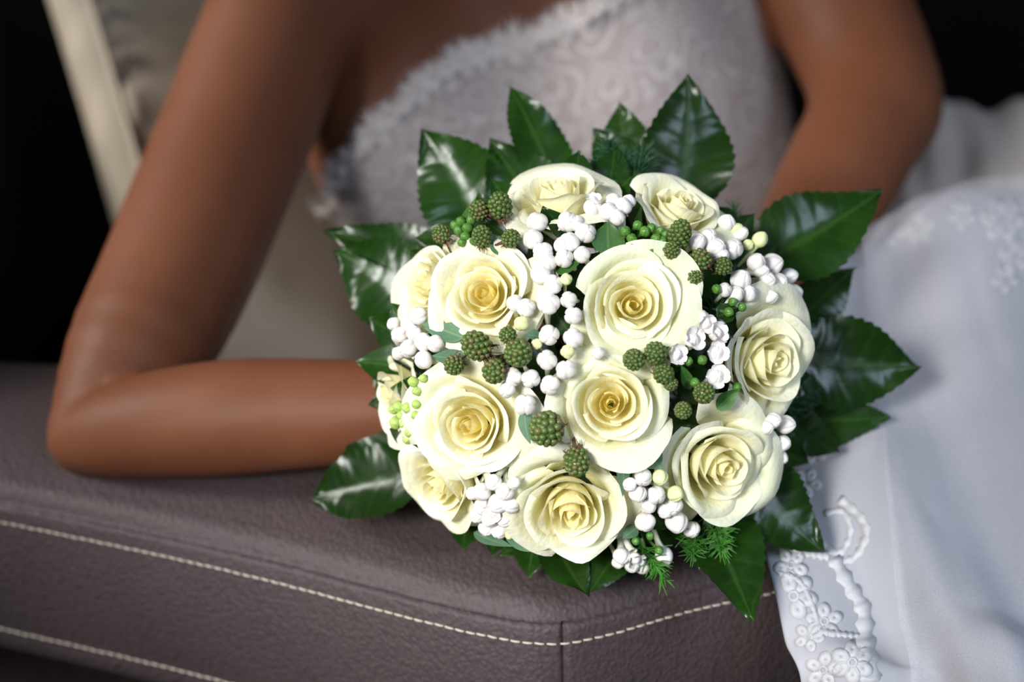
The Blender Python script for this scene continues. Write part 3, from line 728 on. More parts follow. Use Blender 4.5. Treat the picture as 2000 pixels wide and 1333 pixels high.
def leaf_mat(name, dark, lite, vein, rough, coat):
    k = NT(name); c = k.coord(); va = k.attr('vein'); oi = k.n('ShaderNodeObjectInfo')
    nz = k.n('ShaderNodeTexNoise', Scale=45.0, Detail=3.0); k.l(c, nz.inputs['Vector'])
    b_ = k.ramp(nz.outputs[0], [(0.3, dark), (0.7, lite)])
    v_ = k.mix(va.outputs[2], b_, vein)
    hs = k.n('ShaderNodeHueSaturation'); k.l(v_, hs.inputs['Color']); mr = k.n('ShaderNodeMapRange'); k.l(oi.outputs['Random'], mr.inputs[0]); mr.inputs[3].default_value = 0.7; mr.inputs[4].default_value = 1.35; k.l(mr.outputs[0], hs.inputs['Value'])
    k.l(hs.outputs[0], k.b.inputs['Base Color']); k.b.inputs['Roughness'].default_value = rough; k.b.inputs['Coat Weight'].default_value = coat; k.b.inputs['Specular IOR Level'].default_value = 0.3; k.b.inputs['Coat Roughness'].default_value = 0.25
    n2 = k.n('ShaderNodeTexNoise', Scale=260.0, Detail=2.0); k.l(c, n2.inputs['Vector']); k.l(k.bump(n2.outputs[0], 0.15, 0.0006), k.b.inputs['Normal'])
    tr = k.n('ShaderNodeBsdfTranslucent'); tr.inputs[0].default_value = (0.06, 0.16, 0.01, 1); ms = k.n('ShaderNodeMixShader'); ms.inputs[0].default_value = 0.14
    k.l(k.b.outputs[0], ms.inputs[1]); k.l(tr.outputs[0], ms.inputs[2]); k.l(ms.outputs[0], k.out.inputs[0])
    return k.m
M_LEAF = leaf_mat('glossy_green_leaf', (0.006, 0.025, 0.003), (0.013, 0.044, 0.005), (0.028, 0.070, 0.012), 0.26, 0.0)
M_LEAFGREY = leaf_mat('grey_green_leaf', (0.06, 0.13, 0.075), (0.10, 0.19, 0.11), (0.15, 0.25, 0.14), 0.6, 0.0)
M_LEAFMID = leaf_mat('fresh_green_leaf', (0.03, 0.11, 0.015), (0.055, 0.16, 0.025), (0.10, 0.22, 0.05), 0.5, 0.05)
M_STEM = simple('green_stem', (0.06, 0.14, 0.03), 0.5, 0.2, 80)
M_SEPAL = simple('green_sepal', (0.10, 0.20, 0.05), 0.5, 0.2, 90)
M_WHITE = simple('waxy_white_petal', (0.76, 0.72, 0.68), 0.42, 0.05, 220, sub=(0.25, (1, 0.8, 0.6), 0.003))
M_TUBE = simple('pale_flower_tube', (0.72, 0.74, 0.60), 0.45, 0.1, 90)
M_LIME = simple('lime_green_bud', (0.36, 0.50, 0.12), 0.45, 0.2, 140)
M_YGREEN = simple('yellow_green_bud', (0.68, 0.72, 0.36), 0.45, 0.15, 140)
M_GBUD = simple('green_bud', (0.07, 0.19, 0.025), 0.4, 0.25, 140)
M_FERN = simple('fine_fern_green', (0.016, 0.070, 0.026), 0.5, 0.3, 60)
M_FERNB = simple('bright_fern_green', (0.045, 0.17, 0.02), 0.5, 0.3, 60)
k = NT('unripe_berry'); c = k.coord(); dn = k.attr('tone')
colr = k.ramp(dn.outputs[2], [(0.0, (0.050, 0.085, 0.016)), (0.45, (0.085, 0.135, 0.026)), (0.72, (0.12, 0.10, 0.035)), (1.0, (0.14, 0.055, 0.035))])
k.l(colr, k.b.inputs['Base Color']); k.b.inputs['Roughness'].default_value = 0.35; k.b.inputs['Subsurface Weight'].default_value = 0.1; k.b.inputs['Subsurface Scale'].default_value = 0.002
M_BERRY = k.m
M_FIBRE = simple('brown_berry_fibre', (0.13, 0.065, 0.040), 0.8, 0.4, 100)

DC = 0.955
def dome(u, v):
    x = (u-1150)/445.0; y = (715-v)/445.0; q = min(1.0, math.hypot(x, y))
    z = math.sqrt(max(0.0, 1-q*q)); d = DC-0.103*z
    return d, cdir(x*0.9, y*0.9, z+0.12)
BASE = P(1150, 1090, 0.945)
bouquet = empty('bouquet', (BASE.x, BASE.y, 0.62))
bouquet['label'] = 'round bouquet of cream roses, white buds, unripe berries and green leaves on the armrest'; bouquet['category'] = 'bouquet'
rb = random.Random(21)

# ---- roses
def lerp(a, b, t): return a+(b-a)*t
KEY = [  # (q, profile control points (radius, height))
    (0.00, [(0.02, -0.45), (0.10, -0.30), (0.10, 0.02), (0.040, 0.20)]),
    (0.20, [(0.05, -0.50), (0.22, -0.36), (0.19, -0.02), (0.19, 0.20)]),
    (0.45, [(0.08, -0.60), (0.38, -0.46), (0.35, -0.10), (0.43, 0.15)]),
    (0.72, [(0.10, -0.68), (0.54, -0.56), (0.55, -0.10), (0.72, 0.04)]),
    (1.00, [(0.12, -0.75), (0.66, -0.66), (0.74, -0.02), (1.08, -0.20)])]
def prof(q):
    for (a, A), (b, B) in zip(KEY[:-1], KEY[1:]):
        if q <= b+1e-9:
            t = (q-a)/(b-a); return [(lerp(x[0], y[0], t), lerp(x[1], y[1], t)) for x, y in zip(A, B)]
WARM = np.array((1.0, 0.84, 0.24)); CREAM = np.array((0.985, 0.95, 0.62)); PALE = np.array((0.98, 0.975, 0.855)); GREENISH = np.array((0.80, 0.87, 0.58))
def petal(q, rnd, openn, green, warm):
    pr = [(a*(1-0.10*(1-openn)), b) for a, b in prof(q)]
    half = math.radians(lerp(112, 68, min(1, q*1.15))+rnd.uniform(-5, 5))
    NS, NT_ = 19, 15
    ph = [rnd.uniform(0, 6.28) for _ in range(5)]
    tip = rnd.uniform(0.02, 0.16)*q; lip = (0.02+0.13*q*q)*rnd.uniform(0.2, 1.7); side = rnd.uniform(0.0, 0.22)*q; tw = rnd.uniform(0.09, 0.19); irr = 1+rnd.uniform(-0.10, 0.10)*q
    hz = rnd.uniform(-0.04, 0.05)
    V = []; C = []
    for j in range(NT_):
        t0 = j/(NT_-1)
        for i in range(NS):
            s = -1+2*i/(NS-1)
            top = 1-0.36*abs(s)**2.8*(0.5+0.5*q)
            t = t0*top
            b0, b1, b2, b3 = (1-t)**3, 3*t*(1-t)**2, 3*t*t*(1-t), t**3
            r = sum(w*p[0] for w, p in zip((b0, b1, b2, b3), pr)); z = sum(w*p[1] for w, p in zip((b0, b1, b2, b3), pr))
            wd = (0.30+0.70*math.sin(min(1, t0*1.15)*math.pi/2))*(1-0.10*max(0, t0-0.85)/0.15)
            th = s*half*wd
            r *= 1+tw*s*(0.5+q*0.3)
            e = max(0.0, (t0-0.78)/0.22)
            r += lip*e*e*(0.7+0.3*math.sin(3*s+ph[0])); z -= lip*e**3*0.9*(0.6+0.4*math.sin(2.2*s+ph[1]))
            z += tip*math.exp(-(s/0.22)**2)*e
            r += side*max(0, abs(s)-0.55)*e*2.0
            z += hz*t0 + 0.018*q*math.sin(5*s+ph[2])*t0*t0
            r += 0.045*q*math.sin(4.0*s+ph[3])*t0*t0+0.006*math.sin(9*s+ph[4])*e
            r *= 1+(irr-1)*t0
            V.append((r*math.cos(th), r*math.sin(th), z))
            edge = max(t0**2.5, abs(s)**5*t0)
            deep = (1-q)**1.4
            col = CREAM*(1-deep*warm)+WARM*deep*warm
            low = max(0, 1-t0*1.35)
            col = col*(1-0.45*low)+np.array((1.0, 0.90, 0.36))*0.45*low
            col = col*(1-0.80*edge*(0.35+0.65*min(1, q*1.5)))+PALE*0.80*edge*(0.35+0.65*min(1, q*1.5))
            if green: gq = green*max(0, q-0.45)/0.55*(0.55+0.45*math.sin(3*s+ph[1])); col = col*(1-gq)+GREENISH*gq
            C.append((*col, 1))
    return V, grid_faces(NT_, NS), C
def rose(u, v, rpx, tx, ty, seed, openn=1.0, npet=24, green=0.3, warm=0.7, dd=0.0, rot=0.0):
    d, n = dome(u, v); d += dd
    R = 1.06*rpx*d/FPX; tz = math.sqrt(max(0.02, 1-tx*tx-ty*ty)); n = cdir(tx, ty, tz)
    M = frame(n, RIGHT, P(u, v, d), R) @ Matrix.Rotation(rot, 4, 'Z')
    A = Acc()
    tv, tf = tube_arrays([(0, 0, -0.80), (0, 0, -0.95), (0, 0, -1.08), (0, 0, -1.16), (0, 0, -1.5)], [0.17, 0.24, 0.19, 0.10, 0.075], 12); A.add(tv, tf)
    for i in range(5):
        a = i*1.2566; V = []
        for t in np.linspace(0, 1, 7):
            w = 0.14*math.sin(math.pi*(0.15+0.85*t))*(1-t)**0.3; r = 0.2+0.35*math.sin(t*1.5); z = -0.93+0.25*t-0.5*t*t
            V += [(r*math.cos(a)-w*math.sin(a), r*math.sin(a)+w*math.cos(a), z), (r*math.cos(a)+w*math.sin(a), r*math.sin(a)-w*math.cos(a), z)]
        A.add(V, [(2*i_, 2*i_+2, 2*i_+3, 2*i_+1) for i_ in range(6)])
    o = mobj('rose', make_mesh('rose_hip', A.V, A.F, M_SEPAL), bouquet, M)
    rnd = random.Random(seed)
    for kk in range(npet):
        q = (kk/(npet-1))**0.98
        V, F, C = petal(q, rnd, openn, green, warm)
        pm = Matrix.Rotation(kk*math.radians(137.5)+rnd.uniform(-.15, .15), 4, 'Z') @ Matrix.Rotation(rnd.uniform(-0.13, 0.13)*min(1, q*2), 4, 'X') @ Matrix.Rotation(rnd.uniform(-0.15, 0.15)*min(1, q*2), 4, 'Y')
        mobj('petal', make_mesh('petal', V, F, M_PETAL, attrs={'col': C}), o, M @ pm)
    return o
#     u     v     r    tilt          seed open petals green warm  depth  turn
ROSES = [(944, 574, 108, -0.26, 0.16, 101, 1.0, 19, 0.25, 0.95, 0.0, 0.3),
         (1236, 597, 114, 0.06, 0.08, 102, 1.0, 19, 0.60, 0.60, 0.0, 1.2),
         (1193, 788, 114, -0.06, 0.06, 103, 1.0, 19, 0.45, 0.80, 0.0, 2.0),
         (916, 832, 116, -0.36, -0.06, 104, 1.0, 20, 0.20, 0.80, 0.0, 0.9),
         (1116, 1000, 128, 0.04, -0.46, 105, 0.95, 19, 0.25, 0.55, 0.0, 2.6),
         (1412, 912, 125, 0.42, -0.26, 106, 0.95, 19, 0.40, 0.30, 0.0, 0.2),
         (1508, 705, 118, 0.62, -0.06, 107, 0.9, 19, 0.25, 0.25, 0.0, 1.7),
         (1330, 402, 100, 0.36, 0.74, 108, 0.85, 19, 0.45, 0.35, 0.004, 0.7),
         (1092, 376, 108, -0.12, 0.84, 109, 0.9, 19, 0.10, 0.25, 0.004, 2.2),
         (832, 556, 92, -0.80, 0.18, 110, 0.9, 20, 0.15, 0.20, 0.008, 1.1),
         (858, 952, 106, -0.60, -0.46, 111, 0.95, 19, 0.10, 0.30, 0.0, 0.5),
         (764, 768, 84, -0.90, -0.05, 112, 0.85, 18, 0.05, 0.10, 0.020, 1.4)]
for r_ in ROSES: rose(*r_)

# ---- leaves
def leaf_mesh(L, W, seed, mat, teeth=14, veins=5, bend=0.12, vfold=0.16, wave=0.05, shape=(0.60, 1.12), quilt=0.012):
    """leaf along +x with its upper side towards +z, one unit of L long"""
    rnd = random.Random(seed); nr, nc = 4*teeth+1, 17
    pw = (shape[0]/(shape[0]+shape[1]))**shape[0]*(shape[1]/(shape[0]+shape[1]))**shape[1]
    p1, p2 = rnd.uniform(0, 6.28), rnd.uniform(0, 6.28); cv = rnd.uniform(-0.05, 0.05)
    V = []; A = []
    for i in range(nr):
        t = i/(nr-1); w = W*(max(t, 1e-4)**shape[0])*(max(1-t, 0)**shape[1])/pw
        saw = (i % 4)/4.0
        w *= 1+(0.085*(saw-0.5) if teeth > 4 else 0)
        for j in range(nc):
            s = -1+2*j/(nc-1); y = s*w; x = L*t - (0.10*w*abs(s) if teeth > 4 else 0)*0.0
            x += 0.10*w*abs(s)**1.5*(0 if t > 0.97 else 1)
            z = vfold*abs(y) - bend*L*t*t + wave*W*math.sin(t*9+p1+1.5*s)*abs(s)**2
            ph = (t*(veins+1)-0.75*abs(s)*w/W) % 1.0
            vd = min(ph, 1-ph)
            z += quilt*W*2*(min(vd, 0.28)/0.28-1)*math.sin(math.pi*min(1, abs(s)*1.1))*(1-t)**0.3
            rib = math.exp(-(y/(0.018*W+0.012*W*(1-t)))**2)
            z += 0.02*W*rib
            y += cv*L*math.sin(math.pi*t)
            V.append((x, y, z)); A.append(min(1.0, 0.9*rib + 0.35*math.exp(-(vd/0.05)**2)*(abs(s) > 0.05)))
    return make_mesh('leaf', V, grid_faces(nr, nc), mat, attrs={'vein': A})
def leaf(bu, bv, bd, tu, tv, td, wpx, seed, face=(0, 0.2, 1), mat=None, name='leaf', **kw):
    B = P(bu, bv, bd); T = P(tu, tv, td); L = (T-B).length; W = wpx*0.5*(bd+td)/2/FPX
    bend = kw.get('bend', 0.10); kw['bend'] = bend
    n = cdir(*face); x = (T-B).normalized(); x2 = (x + (n - x*n.dot(x)).normalized()*bend).normalized()  # the bent tip comes back to T
    z = (n - x2*n.dot(x2)).normalized()
    M = frame(z, x2, B, 1.0)
    o = mobj(name, leaf_mesh(L*1.0, W*1.06, seed, mat or M_LEAF, **kw), bouquet, M)
    return o
#  base(u,v,d)          tip(u,v,d)          width  facing
LEAVES = [((945, 462, .985), (824, 252, .990), 172, (-.3, .3, 1)),
          ((1092, 372, .985), (996, 167, 1.000), 112, (.35, .1, 1)),
          ((1070, 440, .975), (957, 272, .985), 142, (-.1, .35, 1)),
          ((1325, 420, .975), (1342, 146, .985), 176, (.1, .55, 1)),
          ((1245, 340, .995), (1209, 199, 1.005), 92, (-.3, .2, 1)),
          ((1270, 395, .985), (1158, 250, .995), 118, (-.25, .4, 1)),
          ((1462, 528, .965), (1722, 372, .985), 168, (.15, .5, 1)),
          ((1525, 660, .985), (1673, 521, .995), 112, (.45, -.1, 1)),
          ((1540, 700, .975), (1798, 716, .985), 178, (.3, .0, 1)),
          ((1545, 812, .985), (1738, 814, .990), 108, (.3, -.3, 1)),
          ((1500, 800, .960), (1640, 885, .975), 90, (.3, -.2, 1)),
          ((1500, 860, .955), (1580, 905, .960), 66, (.2, -.2, 1)),
          ((1455, 915, .930), (1608, 1080, .930), 142, (.15, .2, 1)),
          ((1370, 985, .938), (1472, 1214, .880), 158, (.25, .05, 1)),
          ((1085, 1050, .925), (1150, 1166, .895), 92, (.0, .5, 1)),
          ((1240, 1060, .925), (1153, 1158, .897), 82, (.0, .5, 1)),
          ((1090, 1050, .930), (972, 1088, .930), 52, (.0, .7, 1)),
          ((820, 930, .955), (602, 978, .985), 150, (-.1, .45, 1)),
          ((815, 845, .975), (640, 958, .995), 112, (-.3, .3, 1)),
          ((870, 500, .990), (633, 452, 1.005), 96, (-.1, .45, 1)),
          ((840, 600, .980), (653, 488, .995), 172, (-.35, .15, 1)),
          ((830, 765, .960), (718, 703, .965), 108, (-.55, .25, 1))]
for i, (b_, t_, w_, f_) in enumerate(LEAVES):
    leaf(*b_, *t_, w_, 300+i, f_, bend=rb.uniform(0.04, 0.14), vfold=rb.uniform(0.10, 0.24), wave=rb.uniform(0.08, 0.17))
SMALL = [((1190, 500), (1188, 432), 62, M_LEAFMID, (.1, .1, 1)), ((1245, 470), (1254, 398), 26, M_LEAF, (-.8, .1, .6)), ((985, 500), (958, 455), 34, M_LEAFGREY, (.2, .4, 1)),
         ((1085, 530), (1142, 505), 36, M_LEAFMID, (.1, .5, 1)), ((1075, 455), (1060, 402), 40, M_LEAF, (.3, .3, 1)), ((1125, 470), (1062, 405), 46, M_LEAF, (0, .5, 1)),
         ((905, 660), (822, 632), 44, M_LEAFGREY, (-.3, .5, 1)), ((910, 700), (842, 695), 34, M_LEAFGREY, (-.2, .6, 1)), ((1212, 880), (1216, 972), 26, M_LEAFGREY, (-.3, 0, 1)),
         ((1262, 880), (1292, 915), 46, M_LEAFGREY, (0, -.2, 1)), ((1025, 800), (1036, 868), 28, M_LEAFGREY, (-.5, 0, 1)), ((1385, 1000), (1368, 1085), 22, M_LEAFGREY, (.2, 0, 1)),
         ((985, 1035), (1075, 1075), 42, M_LEAFGREY, (-.1, .4, 1)), ((845, 880), (858, 912), 26, M_LEAFMID, (-.2, 0, 1)), ((1450, 960), (1492, 1004), 40, M_LEAFGREY, (.3, 0, 1)),
         ((1060, 660), (1024, 655), 26, M_LEAFGREY, (0, .5, 1)), ((1245, 1030), (1215, 1052), 26, M_LEAFGREY, (0, .3, 1)), ((1350, 760), (1330, 712), 24, M_LEAFMID, (0, .3, 1)),
         ((1300, 660), (1296, 690), 26, M_LEAFMID, (0, .3, 1)), ((925, 1040), (1000, 1068), 26, M_LEAFGREY, (0, .6, 1)), ((1400, 620), (1440, 600), 40, M_LEAF, (.3, .5, 1)), ((1380, 640), (1432, 660), 44, M_LEAF, (.3, .3, 1)),
         ((905, 470), (930, 385), 26, M_LEAFMID, (-.4, .2, 1)), ((1400, 800), (1445, 760), 30, M_LEAFMID, (.3, .3, 1))]
for i, (b_, t_, w_, m_, f_) in enumerate(SMALL):
    d1, _ = dome(*b_); d2, _ = dome(*t_)
    leaf(b_[0], b_[1], d1+0.004, t_[0], t_[1], d2-0.004, w_, 400+i, f_, m_, 'small_leaf', teeth=4, veins=3, bend=0.05, quilt=0.004)

# dark filler foliage and the bound stems behind
for i in range(150):
    a = i*2.39996; q = math.sqrt((i % 75+0.5)/75)*0.97; dp = 0.0 if i < 75 else 0.012; u = 1150+q*405*math.cos(a); v = 722+q*400*math.sin(a)
    d, n = dome(u, v); a2 = a+rb.uniform(-0.9, 0.9); L = rb.uniform(80, 125)
    leaf(u-L*0.4*math.cos(a2), v-L*0.4*math.sin(a2), d+0.026+dp, u+L*0.6*math.cos(a2), v+L*0.6*math.sin(a2), d+0.024+dp+0.012*q, rb.uniform(56, 84), 500+i, (rb.uniform(-.4, .4)+math.cos(a)*q*0.6, rb.uniform(-.3, .4)-math.sin(a)*q*0.6, 1), M_LEAF, 'filler_leaf', teeth=4, veins=4, quilt=0.006)
for i in range(15):
    a = i*2.39996; q = math.sqrt((i+0.5)/15)*0.0165
    o1 = ex*math.cos(a)*q+ey*math.sin(a)*q; top = P(1150+rb.uniform(-1, 1)*20+math.cos(a)*q*12000, 715-math.sin(a)*q*12000, 0.93)
    tv, tf = tube_arrays([top, HB0+o1*1.3+hdir*0.03, HB0+o1+hdir*0.08, HB1+o1*1.1+hdir*rb.uniform(-0.01, 0.02)], [0.0024, 0.0028, 0.003, 0.003], 8)
    mobj('stem', make_mesh('stem', tv, tf, M_STEM), bouquet)

# ---- white buds
def bud_head(seed, closed=1.0):
    rnd = random.Random(seed); nr, nc = 13, 40; V = []; tw = rnd.uniform(0.1, 0.5)
    for i in range(nr):
        t = i/(nr-1); z = -0.9+1.85*t; r = math.sin(math.pi*(0.10+0.90*t)**0.95)**0.62*0.98 if t < 1 else 0.02
        for j in range(nc):
            th = 2*math.pi*j/nc; ph = (th*4/(2*math.pi)+tw*t) % 1.0
            g_ = min(ph, 1-ph); rr = r*(1-0.17*math.exp(-(g_/0.05)**2)*min(1, t*2.5)+0.045*math.cos((ph-0.5)*6.28)*(0.3+0.7*t))
            V.append((rr*math.cos(th), rr*math.sin(th), z+0.05*math.exp(-(g_/0.1)**2)*(-1)*(t > 0.8)))
    V.append((0, 0, 0.93)); F = grid_faces(nr, nc, True)+[((nr-1)*nc+j, (nr-1)*nc+(j+1) % nc, nr*nc) for j in range(nc)]
    return V, F
BUDS = [make_mesh('bud', *bud_head(s_), M_WHITE) for s_ in range(4)]
BUDY = make_mesh('bud', *bud_head(9), M_YGREEN); BUDL = make_mesh('bud', *bud_head(10), M_LIME); BUDG = make_mesh('bud', *bud_head(11), M_GBUD)
def tube_mesh(mat, L=4.0):
    V, F = tube_arrays([(0, 0, -0.72), (0, 0, -1.1), (0, 0, -1.7), (0.1, 0, -L*0.7), (0.25, 0, -L)], [0.62, 0.42, 0.33, 0.28, 0.2], 10, False)
    return make_mesh('corolla_tube', V, F, mat)
TUBE = tube_mesh(M_TUBE); TUBEY = tube_mesh(M_YGREEN); TUBEG = tube_mesh(M_STEM)
def open_petal():
    V = []; nr, nc = 9, 7
    for i in range(nr):
        t = i/(nr-1); w = 0.62*math.sin(math.pi*(0.16+0.80*t))**0.8
        for j in range(nc):
            s = -1+2*j/(nc-1)
            V.append((0.14+0.95*math.sin(t*1.25), s*w, -0.2+0.75*t-0.35*t*t*t+0.22*s*s))
    return make_mesh('petal', V, grid_faces(nr, nc), M_WHITE)
OPETAL = open_petal()
INNER = make_mesh('flower_heart', *bud_head(14), M_WHITE)
def bud(u, v, rpx, kind='w', lift=0.0, dirn=None):
    d, n = dome(u, v); n = dirn or (n + cdir(rb.uniform(-1, 1), rb.uniform(-1, 1), 0.2)*0.38).normalized()
    R = rpx*d/FPX; M = frame(n, cdir(rb.uniform(-1, 1), rb.uniform(-1, 1), 0.1), P(u, v, d-0.004-lift), R)
    if kind == 'o':
        o = mobj('white_flower', INNER, bouquet, M @ Matrix.Scale(0.62, 4)); mobj('corolla_tube', TUBE, o, M)
        for i in range(4): mobj('petal', OPETAL, o, M @ Matrix.Rotation(i*math.pi/2+rb.uniform(-.15, .15), 4, 'Z') @ Matrix.Rotation(rb.uniform(-.3, .1), 4, 'Y'))
        return
    me_, tb, nm_ = {'w': (rb.choice(BUDS), TUBE, 'white_bud'), 'y': (BUDY, TUBEY, 'yellow_green_bud'), 'l': (BUDL, TUBEG, 'lime_bud'), 'g': (BUDG, TUBEG, 'green_bud')}[kind]
    sc_ = Matrix.Diagonal((rb.uniform(0.92, 1.05), rb.uniform(0.92, 1.05), rb.uniform(0.95, 1.15), 1))
    o = mobj(nm_, me_, bouquet, M @ sc_); mobj('corolla_tube', tb, o, M @ sc_)
WB = [(1048, 433, 21), (1040, 466, 21), (1060, 493, 20), (1070, 513, 18), (1109, 433, 22), (1126, 436, 17), (1144, 455, 21), (1112, 472, 21), (1098, 478, 18), (1102, 505, 20), (1136, 497, 17), (1158, 404, 18), (1188, 412, 20), (1198, 392, 17),
      (1216, 402, 19), (1205, 424, 17), (1228, 393, 15), (1055, 535, 20), (1081, 555, 19), (1072, 592, 23), (1028, 601, 20), (1006, 592, 18), (1110, 586, 17), (1119, 617, 19), (1073, 655, 20), (1119, 660, 21), (1068, 703, 21), (1106, 722, 21),
      (1000, 737, 20), (1037, 741, 20), (1074, 754, 21), (990, 762, 18), (1026, 791, 23), (1168, 690, 14),
      (816, 618, 19), (798, 632, 17), (797, 682, 20), (826, 668, 19), (849, 671, 18), (826, 703, 19), (780, 655, 18), (808, 652, 17), (768, 632, 14), (778, 690, 15),
      (940, 962, 19), (963, 944, 18), (986, 962, 19), (943, 990, 19), (972, 985, 20), (996, 988, 18), (932, 1008, 17), (958, 1012, 20), (986, 1014, 19), (950, 1034, 17), (975, 1038, 18), (922, 965, 14), (1003, 945, 14),
      (1256, 934, 19), (1246, 966, 19), (1282, 968, 20), (1316, 990, 20), (1260, 1022, 21), (1322, 1022, 23), (1352, 1036, 17), (1231, 948, 15), (1268, 990, 16), (1300, 1000, 16), (1228, 900, 13),
      (1214, 1088, 18), (1234, 1102, 19), (1255, 1108, 16), (1298, 1088, 19), (1208, 1100, 14),
      (1384, 464, 21), (1362, 472, 20), (1398, 484, 21), (1432, 486, 22), (1420, 434, 18), (1446, 456, 17), (1408, 500, 18), (1510, 516, 22), (1478, 512, 19), (1448, 546, 23), (1462, 572, 18), (1438, 574, 17), (1500, 548, 19), (1522, 552, 19), (1542, 540, 17), (1552, 572, 17),
      (1416, 566, 15), (1530, 580, 17), (1488, 530, 16), (1370, 622, 18), (1548, 598, 15), (1505, 580, 16),
      (1536, 830, 19), (1512, 822, 17), (1530, 866, 17), (1524, 894, 16), (1500, 836, 14), (1512, 905, 13)]
for (u, v, r) in WB: bud(u, v, r)
for (u, v, r) in ((1320, 692, 22), (1352, 664, 25), (1398, 652, 24), (1400, 690, 23), (1400, 736, 24), (1158, 392, 17), (962, 1002, 20), (1240, 1092, 20), (1378, 632, 20)): bud(u, v, r, 'o', 0.003)
for (u, v, r) in ((1018, 632, 15), (1290, 934, 17), (1320, 966, 17), (1108, 688, 14), (1106, 545, 12), (1440, 448, 14), (1462, 478, 12), (995, 1046, 10), (1048, 672, 11)): bud(u, v, r, 'y', 0.001)
bud(1485, 467, 17, 'y', 0.012, cdir(0.5, 0.75, 0.35))
for (u, v, r) in ((806, 746, 11), (814, 765, 10), (778, 795, 12), (795, 798, 12), (812, 790, 10), (772, 826, 13), (790, 828, 11), (800, 845, 12), (796, 858, 11), (768, 800, 10), (826, 740, 9), (784, 812, 10), (812, 812, 10), (818, 838, 10)): bud(u, v, r, 'l', 0.002)
for (u, v, r) in ((1345, 706, 10), (1372, 704, 10), (1358, 748, 10), (1242, 1058, 9), (1270, 1048, 9), (1288, 1076, 9), (1400, 565, 10), (1424, 610, 10), (1432, 590, 9), (1450, 600, 9), (1440, 756, 10),
                  (1222, 452, 11), (1234, 466, 11), (1260, 452, 12), (1258, 478, 11), (1282, 466, 11), (1294, 470, 10), (1236, 484, 9), (1220, 486, 10), (1270, 490, 10), (1246, 440, 10), (1272, 445, 10), (1290, 450, 9), (1300, 458, 9),
                  (900, 432, 11), (912, 445, 11), (895, 450, 10), (908, 462, 11), (888, 440, 10), (920, 430, 10), (926, 470, 10), (902, 474, 9)): bud(u, v, r, 'g', 0.001)

# ---- unripe blackberries
def berry_mesh(seed, el, red):
    rnd = random.Random(seed); A = Acc(); tone = []
    bm = bmesh.new(); bmesh.ops.create_icosphere(bm, subdivisions=2, radius=1.0)
    sv = [v.co.copy() for v in bm.verts]; sf = [tuple(v.index for v in f.verts) for f in bm.faces]; bm.free()
    n = int(46*el**0.8); core = [Vector((p.x*0.84, p.y*0.84, p.z*0.84*el)) for p in sv]; A.add(core, sf); tone += [0.3]*len(sv)
    for i in range(n):
        z = 1-1.72*(i+0.5)/n; a = i*2.39996; r = math.sqrt(max(0, 1-z*z)); c_ = Vector((r*math.cos(a), r*math.sin(a), z*el))*0.86
        rr = rnd.uniform(0.20, 0.245)*(1+0.06*(el-1)); t = min(1, max(0, rnd.uniform(0.1, 0.55)+red*(0.55*max(0, -z+0.25)+rnd.uniform(-.15, .45))))
        A.add([c_+p*rr for p in sv], sf); tone += [t]*len(sv)
    return make_mesh('blackberry', A.V, A.F, M_BERRY, attrs={'tone': tone})
def fibre_mesh(seed):
    rnd = random.Random(seed); A = Acc()
    for i in range(34):
        a = rnd.uniform(0, 6.28); r0 = rnd.uniform(0.1, 0.62); L = rnd.uniform(0.25, 0.7)
        p0 = Vector((r0*math.cos(a), r0*math.sin(a), -0.72)); p1 = p0+Vector((0.25*math.cos(a+rnd.uniform(-.6, .6)), 0.25*math.sin(a), -L*0.6)); p2 = p1+Vector((rnd.uniform(-.25, .25), rnd.uniform(-.25, .25), -L*0.45))
        tv, tf = tube_arrays([p0, p1, p2], [0.05, 0.04, 0.015], 5); A.add(tv, tf)
    tv, tf = tube_arrays([(0, 0, -0.7), (0, 0, -1.4), (0.1, 0.05, -2.6)], [0.4, 0.13, 0.11], 8); A.add(tv, tf)
    return make_mesh('berry_calyx', A.V, A.F, M_FIBRE)
BER = {(e, r): berry_mesh(int(e*10+r*100), e, r) for e in (1.0, 1.3, 1.6) for r in (0.0, 0.5, 1.0)}
FIB = [fibre_mesh(s_) for s_ in range(3)]
#      u    v    r   elong red   pointing(in the picture: right, up, towards)
BERRIES = [(936, 411, 20, 1.0, .5, (-.8, .4, .4)), (977, 402, 23, 1.3, 0., (-.25, .8, .6)), (862, 458, 18, 1.0, .5, (-.4, .7, .5)), (941, 462, 19, 1.3, 0., (0, .7, .7)), (998, 466, 18, 1.0, 0., (.6, .2, .7)),
           (1327, 460, 22, 1.6, 0., (.2, .85, .45)), (1311, 490, 17, 1.0, .5, (-.3, .3, .9)), (1368, 508, 22, 1.0, 1., (-.6, .3, .7)), (1412, 520, 18, 1.0, 0., (.6, .1, .7)), (1358, 541, 16, 1.0, .5, (-.2, -.2, .9)),
           (932, 676, 27, 1.3, .5, (-.7, .5, .5)), (887, 713, 20, 1.0, .5, (-.5, -.4, .7)), (966, 726, 24, 1.0, .5, (-.2, -.5, .8)), (1012, 690, 27, 1.0, .5, (.1, .2, 1)), (992, 655, 17, 1.0, 0., (0, .5, .8)),
           (1238, 703, 21, 1.0, 0., (-.3, .0, .9)), (1280, 690, 22, 1.0, 0., (.1, .3, .9)), (1296, 731, 20, 1.0, 0., (.3, -.4, .8)), (1068, 838, 34, 1.0, .5, (-.25, .1, 1)), (1126, 902, 25, 1.3, .5, (.1, -.75, .65)),
           (1375, 768, 21, 1.0, .5, (.1, -.2, 1)), (1334, 802, 17, 1.0, .5, (-.1, -.1, 1)), (1310, 750, 14, 1.0, .5, (0, -.2, 1))]
